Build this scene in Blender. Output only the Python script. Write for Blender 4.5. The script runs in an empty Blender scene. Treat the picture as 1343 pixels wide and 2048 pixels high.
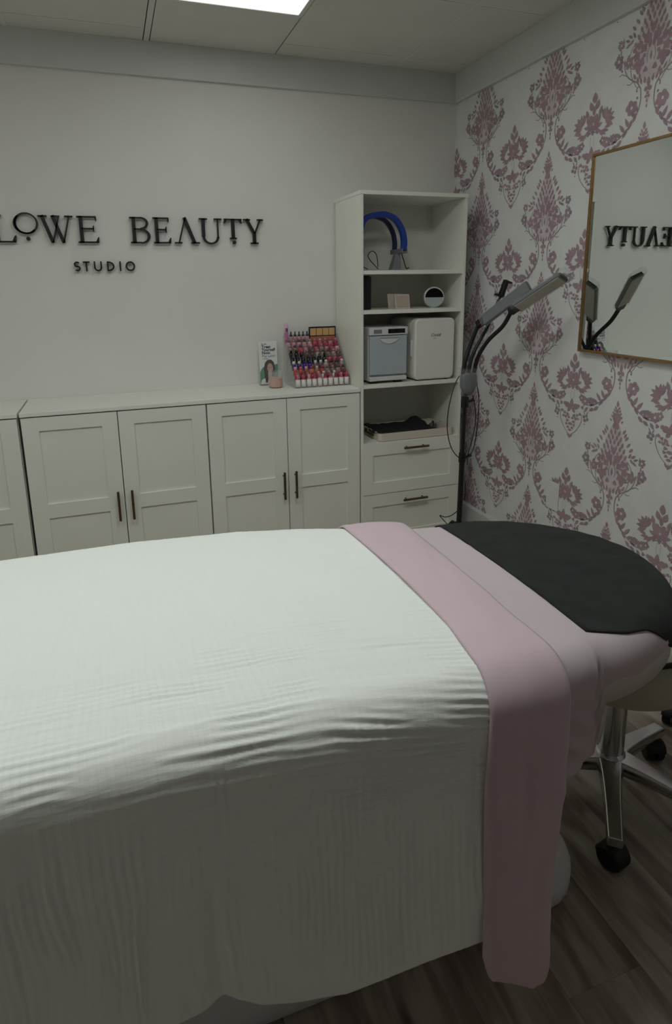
import bpy, math, random
import numpy as np
from mathutils import Vector
random.seed(7); rng = np.random.default_rng(7)
PI = math.pi
sc = bpy.context.scene
COL = sc.collection

# ------------------------------------------------------------------ camera
F, YAW, PIT, ROL = 1222.27, .3288, -.2271, -.0155
PX, PY = 671.5-22.77, 1024-173.76
CAM = np.array([-1.86, -3.1667, 1.3956])
cy_, sy_, cp_, sp_ = math.cos(YAW), math.sin(YAW), math.cos(PIT), math.sin(PIT)
fwd = np.array([sy_*cp_, cy_*cp_, sp_]); rgt = np.array([cy_, -sy_, 0]); up_ = np.cross(rgt, fwd)
cr_, sr_ = math.cos(ROL), math.sin(ROL)
R2 = cr_*rgt+sr_*up_; U2 = -sr_*rgt+cr_*up_
def _ray(u, v): return R2*((u-PX)/F)-U2*((v-PY)/F)+fwd
def _pl(u, v, ax, val):
    d = _ray(u, v); return Vector(CAM+d*(val-CAM[ax])/d[ax])
def onX(u, v, x): return _pl(u, v, 0, x)      # photo pixel -> point on a plane x = const (the right wall etc.)
def onY(u, v, y): return _pl(u, v, 1, y)
def onZ(u, v, z): return _pl(u, v, 2, z)
cd = bpy.data.cameras.new('camera'); cam = bpy.data.objects.new('camera', cd); COL.objects.link(cam)
cd.sensor_fit = 'HORIZONTAL'; cd.sensor_width = 36; cd.lens = F/1343*36
cd.shift_x = -(PX-671.5)/1343; cd.shift_y = (PY-1024)/1343; cd.clip_start = .02
from mathutils import Matrix
cam.matrix_world = Matrix(((R2[0], U2[0], -fwd[0], CAM[0]), (R2[1], U2[1], -fwd[1], CAM[1]), (R2[2], U2[2], -fwd[2], CAM[2]), (0, 0, 0, 1)))
sc.camera = cam

# ------------------------------------------------------------------ world, light levels, exposure
w = bpy.data.worlds.new('world'); sc.world = w; w.use_nodes = True
w.node_tree.nodes['Background'].inputs[0].default_value = (.8, .9, 1, 1)
w.node_tree.nodes['Background'].inputs[1].default_value = 0.02
PANEL_STRENGTH = 10.6; PANEL_FRONT = 2.4
sc.view_settings.view_transform = 'Standard'; sc.view_settings.look = 'None'
sc.view_settings.gamma = 1; sc.view_settings.use_curve_mapping = False
sc.view_settings.exposure = 0.0

# ------------------------------------------------------------------ materials
def lin(c):
    return tuple(((v/255)/12.92 if v/255 <= .04045 else ((v/255+.055)/1.055)**2.4) for v in c)
def mat(name, rgb, rough=.5, metal=0, var=0, vscale=8, bump=0, bscale=200, spec=.5, trans=0, alpha=1, coat=0, sheen=0, stretch=None, emit=0):
    m = bpy.data.materials.new(name); m.use_nodes = True; nt = m.node_tree; b = nt.nodes['Principled BSDF']
    c = lin(rgb); b.inputs['Base Color'].default_value = (*c, 1)
    b.inputs['Roughness'].default_value = rough; b.inputs['Metallic'].default_value = metal
    b.inputs['Specular IOR Level'].default_value = spec
    b.inputs['Transmission Weight'].default_value = trans; b.inputs['Alpha'].default_value = alpha
    b.inputs['Coat Weight'].default_value = coat; b.inputs['Sheen Weight'].default_value = sheen
    if emit:
        b.inputs['Emission Color'].default_value = (*c, 1); b.inputs['Emission Strength'].default_value = emit
    tc = nt.nodes.new('ShaderNodeTexCoord'); vec = tc.outputs['Object']
    if stretch:
        mp = nt.nodes.new('ShaderNodeMapping'); mp.inputs['Scale'].default_value = stretch
        nt.links.new(vec, mp.inputs[0]); vec = mp.outputs[0]
    if var:
        n = nt.nodes.new('ShaderNodeTexNoise'); n.inputs['Scale'].default_value = vscale; n.inputs['Detail'].default_value = 4
        nt.links.new(vec, n.inputs['Vector'])
        r = nt.nodes.new('ShaderNodeMapRange'); r.inputs[1].default_value = .3; r.inputs[2].default_value = .7
        r.inputs[3].default_value = 1-var; r.inputs[4].default_value = 1+var
        nt.links.new(n.outputs[0], r.inputs[0])
        mx = nt.nodes.new('ShaderNodeMix'); mx.data_type = 'RGBA'; mx.blend_type = 'MULTIPLY'; mx.inputs[0].default_value = 1
        mx.inputs[6].default_value = (*c, 1); nt.links.new(r.outputs[0], mx.inputs[7]); nt.links.new(mx.outputs[2], b.inputs['Base Color'])
    if bump:
        n2 = nt.nodes.new('ShaderNodeTexNoise'); n2.inputs['Scale'].default_value = bscale; n2.inputs['Detail'].default_value = 3
        nt.links.new(vec, n2.inputs['Vector'])
        bp = nt.nodes.new('ShaderNodeBump'); bp.inputs['Strength'].default_value = bump; bp.inputs['Distance'].default_value = .002
        nt.links.new(n2.outputs[0], bp.inputs['Height']); nt.links.new(bp.outputs[0], b.inputs['Normal'])
    return m
M = {}
M['wall'] = mat('wall_paint', (228, 226, 221), .85, var=.02, vscale=3, bump=.08, bscale=300)
M['low_bounce'] = mat('low_bounce_wall_paint', (136, 129, 130), .85, var=.03)  # unseen rear wall toned darker to cut bounced light
M['paper'] = mat('wallpaper_ground', (226, 226, 225), .75, var=.03, vscale=14, bump=.05, bscale=500)
M['mauve'] = mat('wallpaper_mauve', (170, 143, 151), .75, var=.1, vscale=30)
M['mauveg'] = mat('wallpaper_grey_mauve', (160, 142, 149), .75, var=.15, vscale=30)
M['mauvep'] = mat('wallpaper_pale_mauve', (212, 201, 204), .75, var=.08, vscale=30)
M['ceil'] = mat('ceiling_tile_white', (222, 219, 211), .9, var=.03, vscale=6, bump=.3, bscale=400)
M['ceilbar'] = mat('ceiling_grid_white', (224, 222, 215), .6)
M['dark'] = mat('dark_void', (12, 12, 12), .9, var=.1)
M['trim'] = mat('trim_white', (208, 210, 206), .5, var=.02)
M['cab'] = mat('cabinet_white', (236, 236, 226), .42, var=.012, vscale=5, spec=.35)
M['cabin'] = mat('cabinet_inner_white', (220, 220, 212), .55, var=.02)
M['brass'] = mat('aged_brass', (116, 96, 70), .45, metal=1, var=.12, vscale=60)
M['gold'] = mat('gold_frame', (172, 138, 98), .4, metal=1, var=.08, vscale=40)
M['mirror'] = mat('mirror_silver', (226, 232, 230), .01, metal=1)
M['black'] = mat('black_satin', (16, 16, 17), .45, var=.1, vscale=50)
M['sign'] = mat('sign_black', (10, 10, 11), .4, var=.1)
M['rubber'] = mat('black_rubber', (14, 13, 13), .6, var=.1, vscale=60)
M['chrome'] = mat('polished_aluminium', (200, 200, 200), .18, metal=1, var=.04, vscale=20)
M['cream'] = mat('cream_vinyl', (188, 184, 166), .5, var=.03, bump=.1, bscale=250)
M['bedwhite'] = mat('bed_base_plastic', (226, 224, 224), .45, var=.02)
M['vinyl'] = mat('bed_cushion_vinyl', (200, 192, 184), .5, var=.03)
M['pink'] = mat('pink_sheet', (206, 183, 192), .8, var=.02, vscale=10, bump=.15, bscale=900, sheen=.15)
M['sheet'] = mat('pale_mauve_sheet', (198, 184, 188), .78, var=.02, vscale=10, bump=.12, bscale=900, sheen=.1)
M['towel'] = mat('charcoal_towel', (43, 46, 44), .95, var=.14, vscale=25, bump=.9, bscale=900, sheen=.06, spec=.2)
M['plasticw'] = mat('white_plastic', (212, 212, 210), .4, var=.015)
M['plasticg'] = mat('warm_white_plastic', (230, 226, 219), .42, var=.015)
M['steam'] = mat('cool_grey_plastic', (176, 186, 192), .35, var=.02)
M['greyp'] = mat('grey_plastic', (120, 124, 124), .5, var=.03)
M['blue'] = mat('blue_plastic', (28, 62, 150), .35, var=.06, vscale=20)
M['navy'] = mat('navy_plastic', (16, 26, 72), .4, var=.06)
M['blackgloss'] = mat('black_gloss', (12, 12, 14), .12)
M['beige'] = mat('beige_card', (206, 190, 178), .6, var=.04)
M['beiged'] = mat('beige_print', (190, 170, 158), .6, var=.06, vscale=60)
M['tray'] = mat('cream_tray', (216, 206, 192), .4, var=.02)
M['cloth_blk'] = mat('black_cloth', (20, 21, 23), .9, var=.2, bump=.5, bscale=500)
M['teal'] = mat('teal_print', (36, 66, 74), .7, var=.3, vscale=40)
M['ink'] = mat('black_ink', (20, 20, 20), .7)
M['inkg'] = mat('grey_ink', (90, 92, 92), .7)
M['card'] = mat('white_card', (232, 233, 232), .5, var=.01)
M['green'] = mat('green_print', (78, 140, 112), .6, var=.05)
M['skin'] = mat('printed_skin', (206, 160, 138), .6, var=.04)
M['hair'] = mat('printed_hair', (66, 44, 36), .6, var=.15, vscale=80)
M['wax'] = mat('pink_wax', (226, 172, 152), .5, var=.03)
M['led'] = mat('led_diffuser', (206, 200, 184), .4, var=.02)
M['ledside'] = mat('lamp_grey_shell', (96, 100, 100), .4, var=.05)
M['tan'] = mat('tan_powder', (206, 164, 112), .7, var=.05)
def glassy(name, rgb, alpha, rough=.05):
    m = bpy.data.materials.new(name); m.use_nodes = True; nt = m.node_tree; b = nt.nodes['Principled BSDF']
    b.inputs['Base Color'].default_value = (*lin(rgb), 1); b.inputs['Roughness'].default_value = rough
    t = nt.nodes.new('ShaderNodeBsdfTransparent'); mx = nt.nodes.new('ShaderNodeMixShader')
    lw0 = nt.nodes.new('ShaderNodeLayerWeight'); lw = nt.nodes.new('ShaderNodeMath'); lw.operation = 'POWER'; lw.inputs[1].default_value = 4; nt.links.new(lw0.outputs['Facing'], lw.inputs[0])
    lw1 = nt.nodes.new('ShaderNodeMath'); lw1.operation = 'MULTIPLY'; lw1.inputs[1].default_value = .45; nt.links.new(lw.outputs[0], lw1.inputs[0]); lw = lw1
    ad = nt.nodes.new('ShaderNodeMath'); ad.operation = 'ADD'; ad.inputs[1].default_value = alpha; ad.use_clamp = True
    nz = nt.nodes.new('ShaderNodeTexNoise'); nz.inputs['Scale'].default_value = 40
    bp = nt.nodes.new('ShaderNodeBump'); bp.inputs['Strength'].default_value = .3; bp.inputs['Distance'].default_value = .002
    nt.links.new(nz.outputs[0], bp.inputs['Height'])
    if name == 'plastic_film': nt.links.new(bp.outputs[0], b.inputs['Normal'])
    nt.links.new(lw.outputs[0], ad.inputs[0]); nt.links.new(ad.outputs[0], mx.inputs[0])
    nt.links.new(t.outputs[0], mx.inputs[1]); nt.links.new(b.outputs[0], mx.inputs[2])
    nt.links.new(mx.outputs[0], nt.nodes['Material Output'].inputs[0]); return m
M['acrylic'] = glassy('clear_acrylic', (225, 230, 228), .05)
M['film'] = glassy('plastic_film', (200, 202, 206), .14, .2)
M['glass'] = glassy('candle_glass', (230, 232, 230), .12)
# light diffuser
m = bpy.data.materials.new('light_diffuser'); m.use_nodes = True; nt = m.node_tree
e = nt.nodes.new('ShaderNodeEmission'); e.inputs[0].default_value = (.945, 1.0, .97, 1); e.inputs[1].default_value = PANEL_STRENGTH
nt.links.new(e.outputs[0], nt.nodes['Material Output'].inputs[0]); M['light'] = m
M['light_dim'] = m.copy(); M['light_dim'].node_tree.nodes['Emission'].inputs[1].default_value = PANEL_FRONT
# wood planks: colour differs per plank through Object Info random
def wood():
    m = bpy.data.materials.new('vinyl_plank_wood'); m.use_nodes = True; nt = m.node_tree; b = nt.nodes['Principled BSDF']; N = nt.nodes.new; L = nt.links.new
    tc = N('ShaderNodeTexCoord'); oi = N('ShaderNodeObjectInfo')
    cb = N('ShaderNodeCombineXYZ'); mu = N('ShaderNodeMath'); mu.operation = 'MULTIPLY'; mu.inputs[1].default_value = 37
    L(oi.outputs['Random'], mu.inputs[0]); L(mu.outputs[0], cb.inputs[0]); L(mu.outputs[0], cb.inputs[1])
    va = N('ShaderNodeVectorMath'); L(tc.outputs['Object'], va.inputs[0]); L(cb.outputs[0], va.inputs[1])
    mp = N('ShaderNodeMapping'); mp.inputs['Scale'].default_value = (9, 1.3, 1); L(va.outputs[0], mp.inputs[0])
    n1 = N('ShaderNodeTexNoise'); n1.inputs['Scale'].default_value = 1.6; n1.inputs['Detail'].default_value = 6; n1.inputs['Distortion'].default_value = 1.2; L(mp.outputs[0], n1.inputs['Vector'])
    mp2 = N('ShaderNodeMapping'); mp2.inputs['Scale'].default_value = (60, 3, 1); L(va.outputs[0], mp2.inputs[0])
    n2 = N('ShaderNodeTexNoise'); n2.inputs['Scale'].default_value = 2; n2.inputs['Detail'].default_value = 5; L(mp2.outputs[0], n2.inputs['Vector'])
    cr = N('ShaderNodeValToRGB'); cr.color_ramp.elements[0].position = .28; cr.color_ramp.elements[0].color = (*lin((104, 88, 78)), 1)
    cr.color_ramp.elements[1].position = .56; cr.color_ramp.elements[1].color = (*lin((172, 160, 145)), 1)
    e3 = cr.color_ramp.elements.new(.42); e3.color = (*lin((142, 127, 113)), 1); e4 = cr.color_ramp.elements.new(.75); e4.color = (*lin((190, 181, 168)), 1)
    L(n1.outputs[0], cr.inputs[0])
    mr = N('ShaderNodeMapRange'); mr.inputs[3].default_value = .78; mr.inputs[4].default_value = 1.18; L(n2.outputs[0], mr.inputs[0])
    mx = N('ShaderNodeMix'); mx.data_type = 'RGBA'; mx.blend_type = 'MULTIPLY'; mx.inputs[0].default_value = 1; L(cr.outputs[0], mx.inputs[6]); L(mr.outputs[0], mx.inputs[7])
    L(mx.outputs[2], b.inputs['Base Color']); b.inputs['Roughness'].default_value = .42
    bp = N('ShaderNodeBump'); bp.inputs['Strength'].default_value = .15; bp.inputs['Distance'].default_value = .001; L(n2.outputs[0], bp.inputs['Height']); L(bp.outputs[0], b.inputs['Normal'])
    return m
M['wood'] = wood()
# muslin: fine crinkle relief
def muslin():
    m = bpy.data.materials.new('white_muslin'); m.use_nodes = True; nt = m.node_tree; b = nt.nodes['Principled BSDF']; N = nt.nodes.new; L = nt.links.new
    b.inputs['Base Color'].default_value = (*lin((236, 239, 234)), 1); b.inputs['Roughness'].default_value = .9; b.inputs['Sheen Weight'].default_value = .1
    uv = N('ShaderNodeUVMap'); uv.uv_map = 'UVMap'
    h = None
    for s, k in (((14, 120, 1), 1), ((120, 14, 1), .8)):
        mp = N('ShaderNodeMapping'); mp.inputs['Scale'].default_value = s; L(uv.outputs[0], mp.inputs[0])
        n = N('ShaderNodeTexNoise'); n.inputs['Scale'].default_value = 1; n.inputs['Detail'].default_value = 3; L(mp.outputs[0], n.inputs['Vector'])
        mm = N('ShaderNodeMath'); mm.operation = 'MULTIPLY_ADD'; mm.inputs[1].default_value = k
        L(n.outputs[0], mm.inputs[0])
        if h: L(h, mm.inputs[2])
        h = mm.outputs[0]
    bp = N('ShaderNodeBump'); bp.inputs['Strength'].default_value = .5; bp.inputs['Distance'].default_value = .0025
    L(h, bp.inputs['Height']); L(bp.outputs[0], b.inputs['Normal'])
    return m
M['muslin'] = muslin()

# ------------------------------------------------------------------ mesh helpers
ORG = {}
class MB:
    def __init__(s): s.v = []; s.f = []; s.m = []
    def poly(s, vs, fs):
        o = len(s.v); s.v += [tuple(p) for p in vs]; s.f += [tuple(i+o for i in f) for f in fs]; return s
    def box(s, a, b):
        (x0, y0, z0), (x1, y1, z1) = a, b
        x0, x1 = sorted((x0, x1)); y0, y1 = sorted((y0, y1)); z0, z1 = sorted((z0, z1))
        return s.poly([(x0, y0, z0), (x1, y0, z0), (x1, y1, z0), (x0, y1, z0), (x0, y0, z1), (x1, y0, z1), (x1, y1, z1), (x0, y1, z1)],
                      [(0, 3, 2, 1), (4, 5, 6, 7), (0, 1, 5, 4), (1, 2, 6, 5), (2, 3, 7, 6), (3, 0, 4, 7)])
    def obox(s, c, u, v, n, lu, lv, ln):       # oriented box, half extents
        c, u, v, n = map(Vector, (c, u, v, n)); P = []
        for k in (-1, 1):
            for a, b in ((-1, -1), (1, -1), (1, 1), (-1, 1)): P.append(c+u*lu*a+v*lv*b+n*ln*k)
        return s.poly(P, [(0, 3, 2, 1), (4, 5, 6, 7), (0, 1, 5, 4), (1, 2, 6, 5), (2, 3, 7, 6), (3, 0, 4, 7)])
    def loft(s, rings, cap=True, closed=True):
        n = len(rings[0]); o = len(s.v)
        for r in rings: s.v += [tuple(p) for p in r]
        for i in range(len(rings)-1):
            for j in range(n if closed else n-1):
                k = (j+1) % n; s.f.append((o+i*n+j, o+i*n+k, o+(i+1)*n+k, o+(i+1)*n+j))
        if cap and closed:
            s.f.append(tuple(o+j for j in reversed(range(n)))); s.f.append(tuple(o+(len(rings)-1)*n+j for j in range(n)))
        return s
    def lathe(s, c, prof, n=24):
        c = Vector(c)
        return s.loft([[(c.x+r*math.cos(2*PI*j/n), c.y+r*math.sin(2*PI*j/n), c.z+z) for j in range(n)] for r, z in prof])
    def tube(s, pts, r, n=8):
        P = [Vector(p) for p in pts]; rings = []; ref = None
        rr = r if isinstance(r, (list, tuple)) else [r]*len(P)
        for i, p in enumerate(P):
            t = (P[min(i+1, len(P)-1)]-P[max(i-1, 0)]).normalized()
            if ref is None: ref = t.orthogonal().normalized()
            ref = (ref-t*ref.dot(t)).normalized(); b = t.cross(ref)
            rings.append([p+(ref*math.cos(2*PI*j/n)+b*math.sin(2*PI*j/n))*rr[i] for j in range(n)])
        return s.loft(rings)
    def prism(s, pts, d):                       # polygon of 3d points extruded along vector d
        d = Vector(d); P = [Vector(p) for p in pts]; n = len(P)
        return s.poly(P+[p+d for p in P], [tuple(range(n)), tuple(reversed(range(n, 2*n)))]+[(i, i+n, (i+1) % n+n, (i+1) % n) for i in range(n)])
    def build(s, name, mt, parent=None, smooth=False, bevel=0, kind=None, label=None, seg=2):
        V = np.array(s.v, float)
        if parent is not None: org = ORG[parent]
        else:
            lo, hi = V.min(0), V.max(0); org = Vector(((lo[0]+hi[0])/2, (lo[1]+hi[1])/2, lo[2]))
        me = bpy.data.meshes.new(name); me.from_pydata((V-np.array(org)).tolist(), [], s.f)
        import bmesh
        bm = bmesh.new(); bm.from_mesh(me); bmesh.ops.recalc_face_normals(bm, faces=bm.faces); bm.to_mesh(me); bm.free()
        for mm in (mt if isinstance(mt, list) else [mt]): me.materials.append(mm)
        if s.m:
            for p, i in zip(me.polygons, s.m): p.material_index = i
        o = bpy.data.objects.new(name, me); COL.objects.link(o); o.parent = parent
        ORG[o] = org if parent is not None else org
        if parent is None: o.location = org
        if smooth: me.shade_smooth()
        if bevel:
            bv = o.modifiers.new('bevel', 'BEVEL'); bv.width = bevel; bv.segments = seg; bv.limit_method = 'ANGLE'; bv.angle_limit = .6
            me.shade_smooth(); wn = o.modifiers.new('wn', 'WEIGHTED_NORMAL')
        if kind: o['kind'] = kind
        if label: o['label'] = label
        return o
def tag(o, label, cat, group=None):
    o['label'] = label; o['category'] = cat
    if group: o['group'] = group
    return o
def thing(name, loc, label, cat, group=None):
    o = bpy.data.objects.new(name, None); COL.objects.link(o); o.location = loc; o.empty_display_size = .05
    ORG[o] = Vector(loc); return tag(o, label, cat, group)
def copy_tree(o, parent=None, delta=None):
    c = o.copy(); COL.objects.link(c)
    if parent is not None: c.parent = parent
    elif delta is not None: c.location = o.location+Vector(delta)
    ORG[c] = ORG[o]+Vector(delta or (0, 0, 0))
    for ch in [k for k in o.children]:
        copy_tree(ch, c)
    return c
def spline(pts, n=8):
    P = [Vector(p) for p in pts]; out = []
    for i in range(len(P)-1):
        p0, p1, p2, p3 = P[max(i-1, 0)], P[i], P[i+1], P[min(i+2, len(P)-1)]
        for k in range(n):
            t = k/n; out.append(.5*((2*p1)+(p2-p0)*t+(2*p0-5*p1+4*p2-p3)*t*t+(3*p1-p0-3*p2+p3)*t**3))
    out.append(P[-1]); return out
def sstep(a, b, x):
    t = np.clip((x-a)/(b-a), 0, 1); return t*t*(3-2*t)
def struct(o): o['kind'] = 'structure'; return o
def vnoise(x, y, seed=0):
    r = np.random.default_rng(seed); T = r.random((256, 256))*2-1
    xi, yi = np.floor(x).astype(int), np.floor(y).astype(int); fx, fy = x-xi, y-yi
    fx = fx*fx*(3-2*fx); fy = fy*fy*(3-2*fy); g = lambda a, b: T[a % 256, b % 256]
    return (g(xi, yi)*(1-fx)+g(xi+1, yi)*fx)*(1-fy)+(g(xi, yi+1)*(1-fx)+g(xi+1, yi+1)*fx)*fy

# ------------------------------------------------------------------ room shell
XL, YR, ZC = -3.3, -4.1, 2.47
CB = 2.327                        # crown bottom
BT = .147                         # baseboard top
struct(MB().box((XL-.1, 0, -.02), (.1, .1, ZC+.1)).build('wall_back', M['wall']))
wr = struct(MB().box((0, YR, -.02), (.1, 0, ZC+.1)).build('wall_right', M['paper']))
struct(MB().box((XL-.1, YR, -.02), (XL, 0, ZC+.1)).build('wall_left', M['wall']))
struct(MB().box((XL-.1, YR-.1, -.02), (.1, YR, ZC+.1)).build('wall_rear', M['low_bounce']))
fl = struct(MB().box((XL, YR, -.03), (0, 0, -.006)).build('floor', M['dark']))
# planks along y
PW, PLN = .182, 1.22
pm = {}
nrow = 0; x = XL
while x < -.001:
    x1 = min(x+PW, 0); off = (nrow*.37) % PLN; y = YR-off
    while y < -.001:
        a, b = max(y, YR), min(y+PLN, 0); y += PLN
        if b-a < .02: continue
        key = (round(x1-x, 3), round(b-a, 3))
        if key not in pm:
            q = MB().box((-(x1-x)/2+.0002, -(b-a)/2+.0002, -.006), ((x1-x)/2-.0002, (b-a)/2-.0002, 0))
            me = bpy.data.meshes.new('plank'); me.from_pydata(q.v, [], q.f); me.materials.append(M['wood']); pm[key] = me
        o = bpy.data.objects.new('plank', pm[key]); COL.objects.link(o); o.parent = fl
        o.location = Vector(((x+x1)/2, (a+b)/2, 0))-ORG[fl]
    x = x1; nrow += 1
# crown boards and baseboards
def board(name, pts2, ax, a, b):
    q = MB()
    if ax == 'x': q.loft([[(a, -d, z) for d, z in pts2], [(b, -d, z) for d, z in pts2]])
    else: q.loft([[(-d, a, z) for d, z in pts2], [(-d, b, z) for d, z in pts2]])
    return struct(q.build(name, M['trim']))
crown = [(0, CB), (.02, CB), (.022, CB+.01), (.024, ZC), (0, ZC)]
board('trim_1', crown, 'x', XL, 0); board('trim_2', crown, 'y', YR, -.024)
bb = [(0, 0), (.015, 0), (.015, BT-.012), (.008, BT), (0, BT)]
board('baseboard_right', bb, 'y', YR, -.015); board('baseboard_back', bb, 'x', XL, 0)
# ceiling: dark plenum slab, tiles and grid bars
ce = struct(MB().box((XL, YR, ZC+.03), (0, 0, ZC+.06)).build('ceiling', M['dark']))
LX0, LX1, LY0, LY1 = -1.596, -1.012, -1.07, -.466     # light fixture opening
xs = [XL, -2.785, -2.178, -1.6, -1.008, -.379, 0]
ysg = [0, -.16, -.759, -1.366, -1.973, -2.58, -3.187, -3.794, YR]
ysl = [0, LY1, LY0, -1.68, -2.292, -2.9, -3.51, YR]
ysb = [0, -.16, -.759, -1.366, -1.68, -2.292, -2.9, -3.51, YR]
for i in range(len(xs)-1):
    yy = ysl if i == 3 else ysb if i == 1 else ysg
    for j in range(len(yy)-1):
        if i == 3 and j in (1, 3): continue
        if i == 1 and j == 4: continue
        y1, y0 = yy[j], yy[j+1]; x0, x1 = xs[i], xs[i+1]
        gx1 = .004 if i == 3 and j == 0 else .0012
        a = (x0+.0015, y0+.0015, ZC+.0005); b = (x1-gx1, y1-(.004 if j == 0 and i in (5, 6) else .0012), ZC+.012)
        if i == 2: b = (-1.6195, b[1], b[2])
        if i == 3: a = (-1.5875, a[1], a[2])
        if i == 5: b = (x1-.003, b[1], b[2])
        MB().box(a, b).build('ceiling_tile', M['ceil'], ce)
def bar(x0, y0, x1, y1): MB().box((x0, y0, ZC-.0012), (x1, y1, ZC+.012)).build('grid_bar', M['ceilbar'], ce)
bar(-1.615, YR, -1.592, 0); bar(-1.0035, LY0, -.99, LY1-.002); bar(-.386, YR, -.372, -.03); bar(-2.185, YR, -2.166, 0); bar(-2.795, YR, -2.775, 0)
for y in ysg[2:-1]: bar(XL, y-.008, -2.795, y+.008); bar(-.99, y-.006, -.386, y+.006); bar(-.372, y-.006, 0, y+.006)
for y in ysb[2:-1]: bar(-2.775, y-.008, -2.185, y+.008)
for y in ysl[2:-1]: bar(-1.592, y-.008, -1.0035, y+.008)
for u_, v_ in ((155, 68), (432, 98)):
    p_ = onZ(u_, v_, ZC-.002); MB().box((p_.x-.013, p_.y-.003, ZC-.003), (p_.x+.013, p_.y+.003, ZC+.002)).build('gap_shadow', M['dark'], ce)  # dark boxes standing in for shaded gaps along the crown
p_ = onZ(850, 143, ZC); MB().box((-.25, p_.y-.003, ZC-.0025), (-.03, p_.y+.003, ZC+.001)).build('tile_gap', M['dark'], ce)
# ceiling lights
def ceiling_light(x0, x1, y0, y1, label, mt='light'):
    cl = thing('ceiling_light', ((x0+x1)/2, (y0+y1)/2, ZC), label, 'light', 'square ceiling light panels'); q = MB(); t = .018
    for a, b in (((x0, y0), (x1, y0+t)), ((x0, y1-t), (x1, y1)), ((x0, y0+t), (x0+t, y1-t)), ((x1-t, y0+t), (x1, y1-t))):
        q.box((a[0], a[1], ZC-.006), (b[0], b[1], ZC+.02))
    q.build('frame', M['ceilbar'], cl, bevel=.002)
    MB().box((x0+t, y0+t, ZC-.002), (x1-t, y1-t, ZC+.01)).build('diffuser', M[mt], cl)
ceiling_light(LX0, LX1, LY0, LY1, 'bright square light panel cut by the top photo edge', 'light_dim')
ceiling_light(-1.59, -1.01, -2.288, -1.69, 'square light panel in the ceiling right above the bed head and folded sheet')
ceiling_light(-2.77, -2.19, -2.288, -1.69, 'square light panel in the ceiling above the foot of the bed')

# ------------------------------------------------------------------ wallpaper print (damask)
P_H, P_V = .5135, .507
shapes = []                                  # (layer, polygon)
def add(pts, l): shapes.append((l, pts))
def leaf(x, y, L, W, ang, l=0, n=5, both=True):
    ca, sa = math.cos(math.radians(ang)), math.sin(math.radians(ang)); A = []
    for k in range(2*n):
        t = k/n if k <= n else (2*n-k)/n
        wv = W/2*math.sin(PI*t**.85)*(1 if k <= n else -1); u = (t-.5)*L
        A.append((x+u*ca-wv*sa, y+u*sa+wv*ca))
    add(A, l)
    if both and abs(x) > 1e-6: add([(-p, q) for p, q in reversed(A)], l)
def blob(x, y, r, l=0, lobes=0, both=True, ph=0, sx=1):
    n = 18 if lobes else 10; A = []
    for k in range(n):
        a = 2*PI*k/n; rr = r*(1+(.22*math.cos(lobes*a+ph) if lobes else 0)); A.append((x+rr*sx*math.cos(a), y+rr*math.sin(a)))
    add(A, l)
    if both and abs(x) > 1e-6: add([(-p, q) for p, q in reversed(A)], l)
def stroke(pts, w0, l=1, w1=None, both=True):
    S = [p for p in spline([(a, b, 0) for a, b in pts], 6)]; w1 = w0 if w1 is None else w1
    for k in range(len(S)-1):
        d = (S[k+1]-S[k]).normalized(); nn = Vector((-d.y, d.x, 0)); wa = w0+(w1-w0)*k/len(S); wb = w0+(w1-w0)*(k+1)/len(S)
        A = [S[k]+nn*wa/2, S[k]-nn*wa/2, S[k+1]-nn*wb/2, S[k+1]+nn*wb/2]; A = [(p.x, p.y) for p in A]
        add(A, l)
        if both: add([(-p, q_) for p, q_ in reversed(A)], l)
def flower(x, y, r, l=0, n=5, ph=0, both=True):
    for k in range(n):
        a = ph+2*PI*k/n; blob(x+r*.62*math.cos(a), y+r*.62*math.sin(a), r*.42, l, both=both)
# pale wash behind the big motif
def wash(pts): add(pts, 2); 
wash([(0, -.07), (.03, -.12), (.05, -.18), (.07, -.24), (.078, -.29), (.06, -.33), (.03, -.36), (0, -.38), (-.03, -.36), (-.06, -.33), (-.078, -.29), (-.07, -.24), (-.05, -.18), (-.03, -.12)])
# big motif
leaf(0, -.014, .028, .013, 90)
for k, (a, b) in enumerate(((.009, -.03), (.014, -.041), (.019, -.052), (.024, -.066), (.029, -.082))): leaf(a, b, .015, .008, 60-4*k)
add([(0, -.052), (.012, -.05), (.02, -.06), (.019, -.076), (.011, -.092), (.004, -.115), (0, -.126), (-.004, -.115), (-.011, -.092), (-.019, -.076), (-.02, -.06), (-.012, -.05)], 0)
blob(0, -.042, .008, 0)
for k in range(7):
    b = -.104-k*.0215; ext = .014+.0115*k; a = .0 if k % 2 else .0105
    while a <= ext:
        leaf(a, b-.12*a+rng.uniform(-.002, .002), .026, .0112, 90-40*(a/.09)-rng.uniform(-4, 4), 0 if rng.random() > .25 else 1); a += .0205
for a, b, g in ((.045, -.118, 55), (.06, -.142, 50), (.072, -.165, 48), (.086, -.182, 45), (.1, -.205, 35), (.108, -.232, -30), (.094, -.226, -40), (.083, -.205, 60), (.052, -.132, 60), (.113, -.215, 25)):
    leaf(a, b, .026, .0105, g, 1 if a > .1 else 0)
leaf(0, -.205, .034, .024, 90); blob(.017, -.238, .0155, 0, 3); blob(.031, -.226, .009, 0); leaf(.008, -.255, .03, .014, 100)
for a, b, r, lb in ((.034, -.262, .0165, 4), (.055, -.247, .0145, 3), (.064, -.279, .0175, 5), (.044, -.306, .0185, 4), (.02, -.334, .0105, 3), (.076, -.257, .010, 0), (.066, -.309, .0135, 3), (.03, -.286, .008, 0), (.052, -.328, .0125, 3)):
    blob(a, b, r*.88, 0 if r > .009 else 1, lb, ph=a*90)
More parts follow.
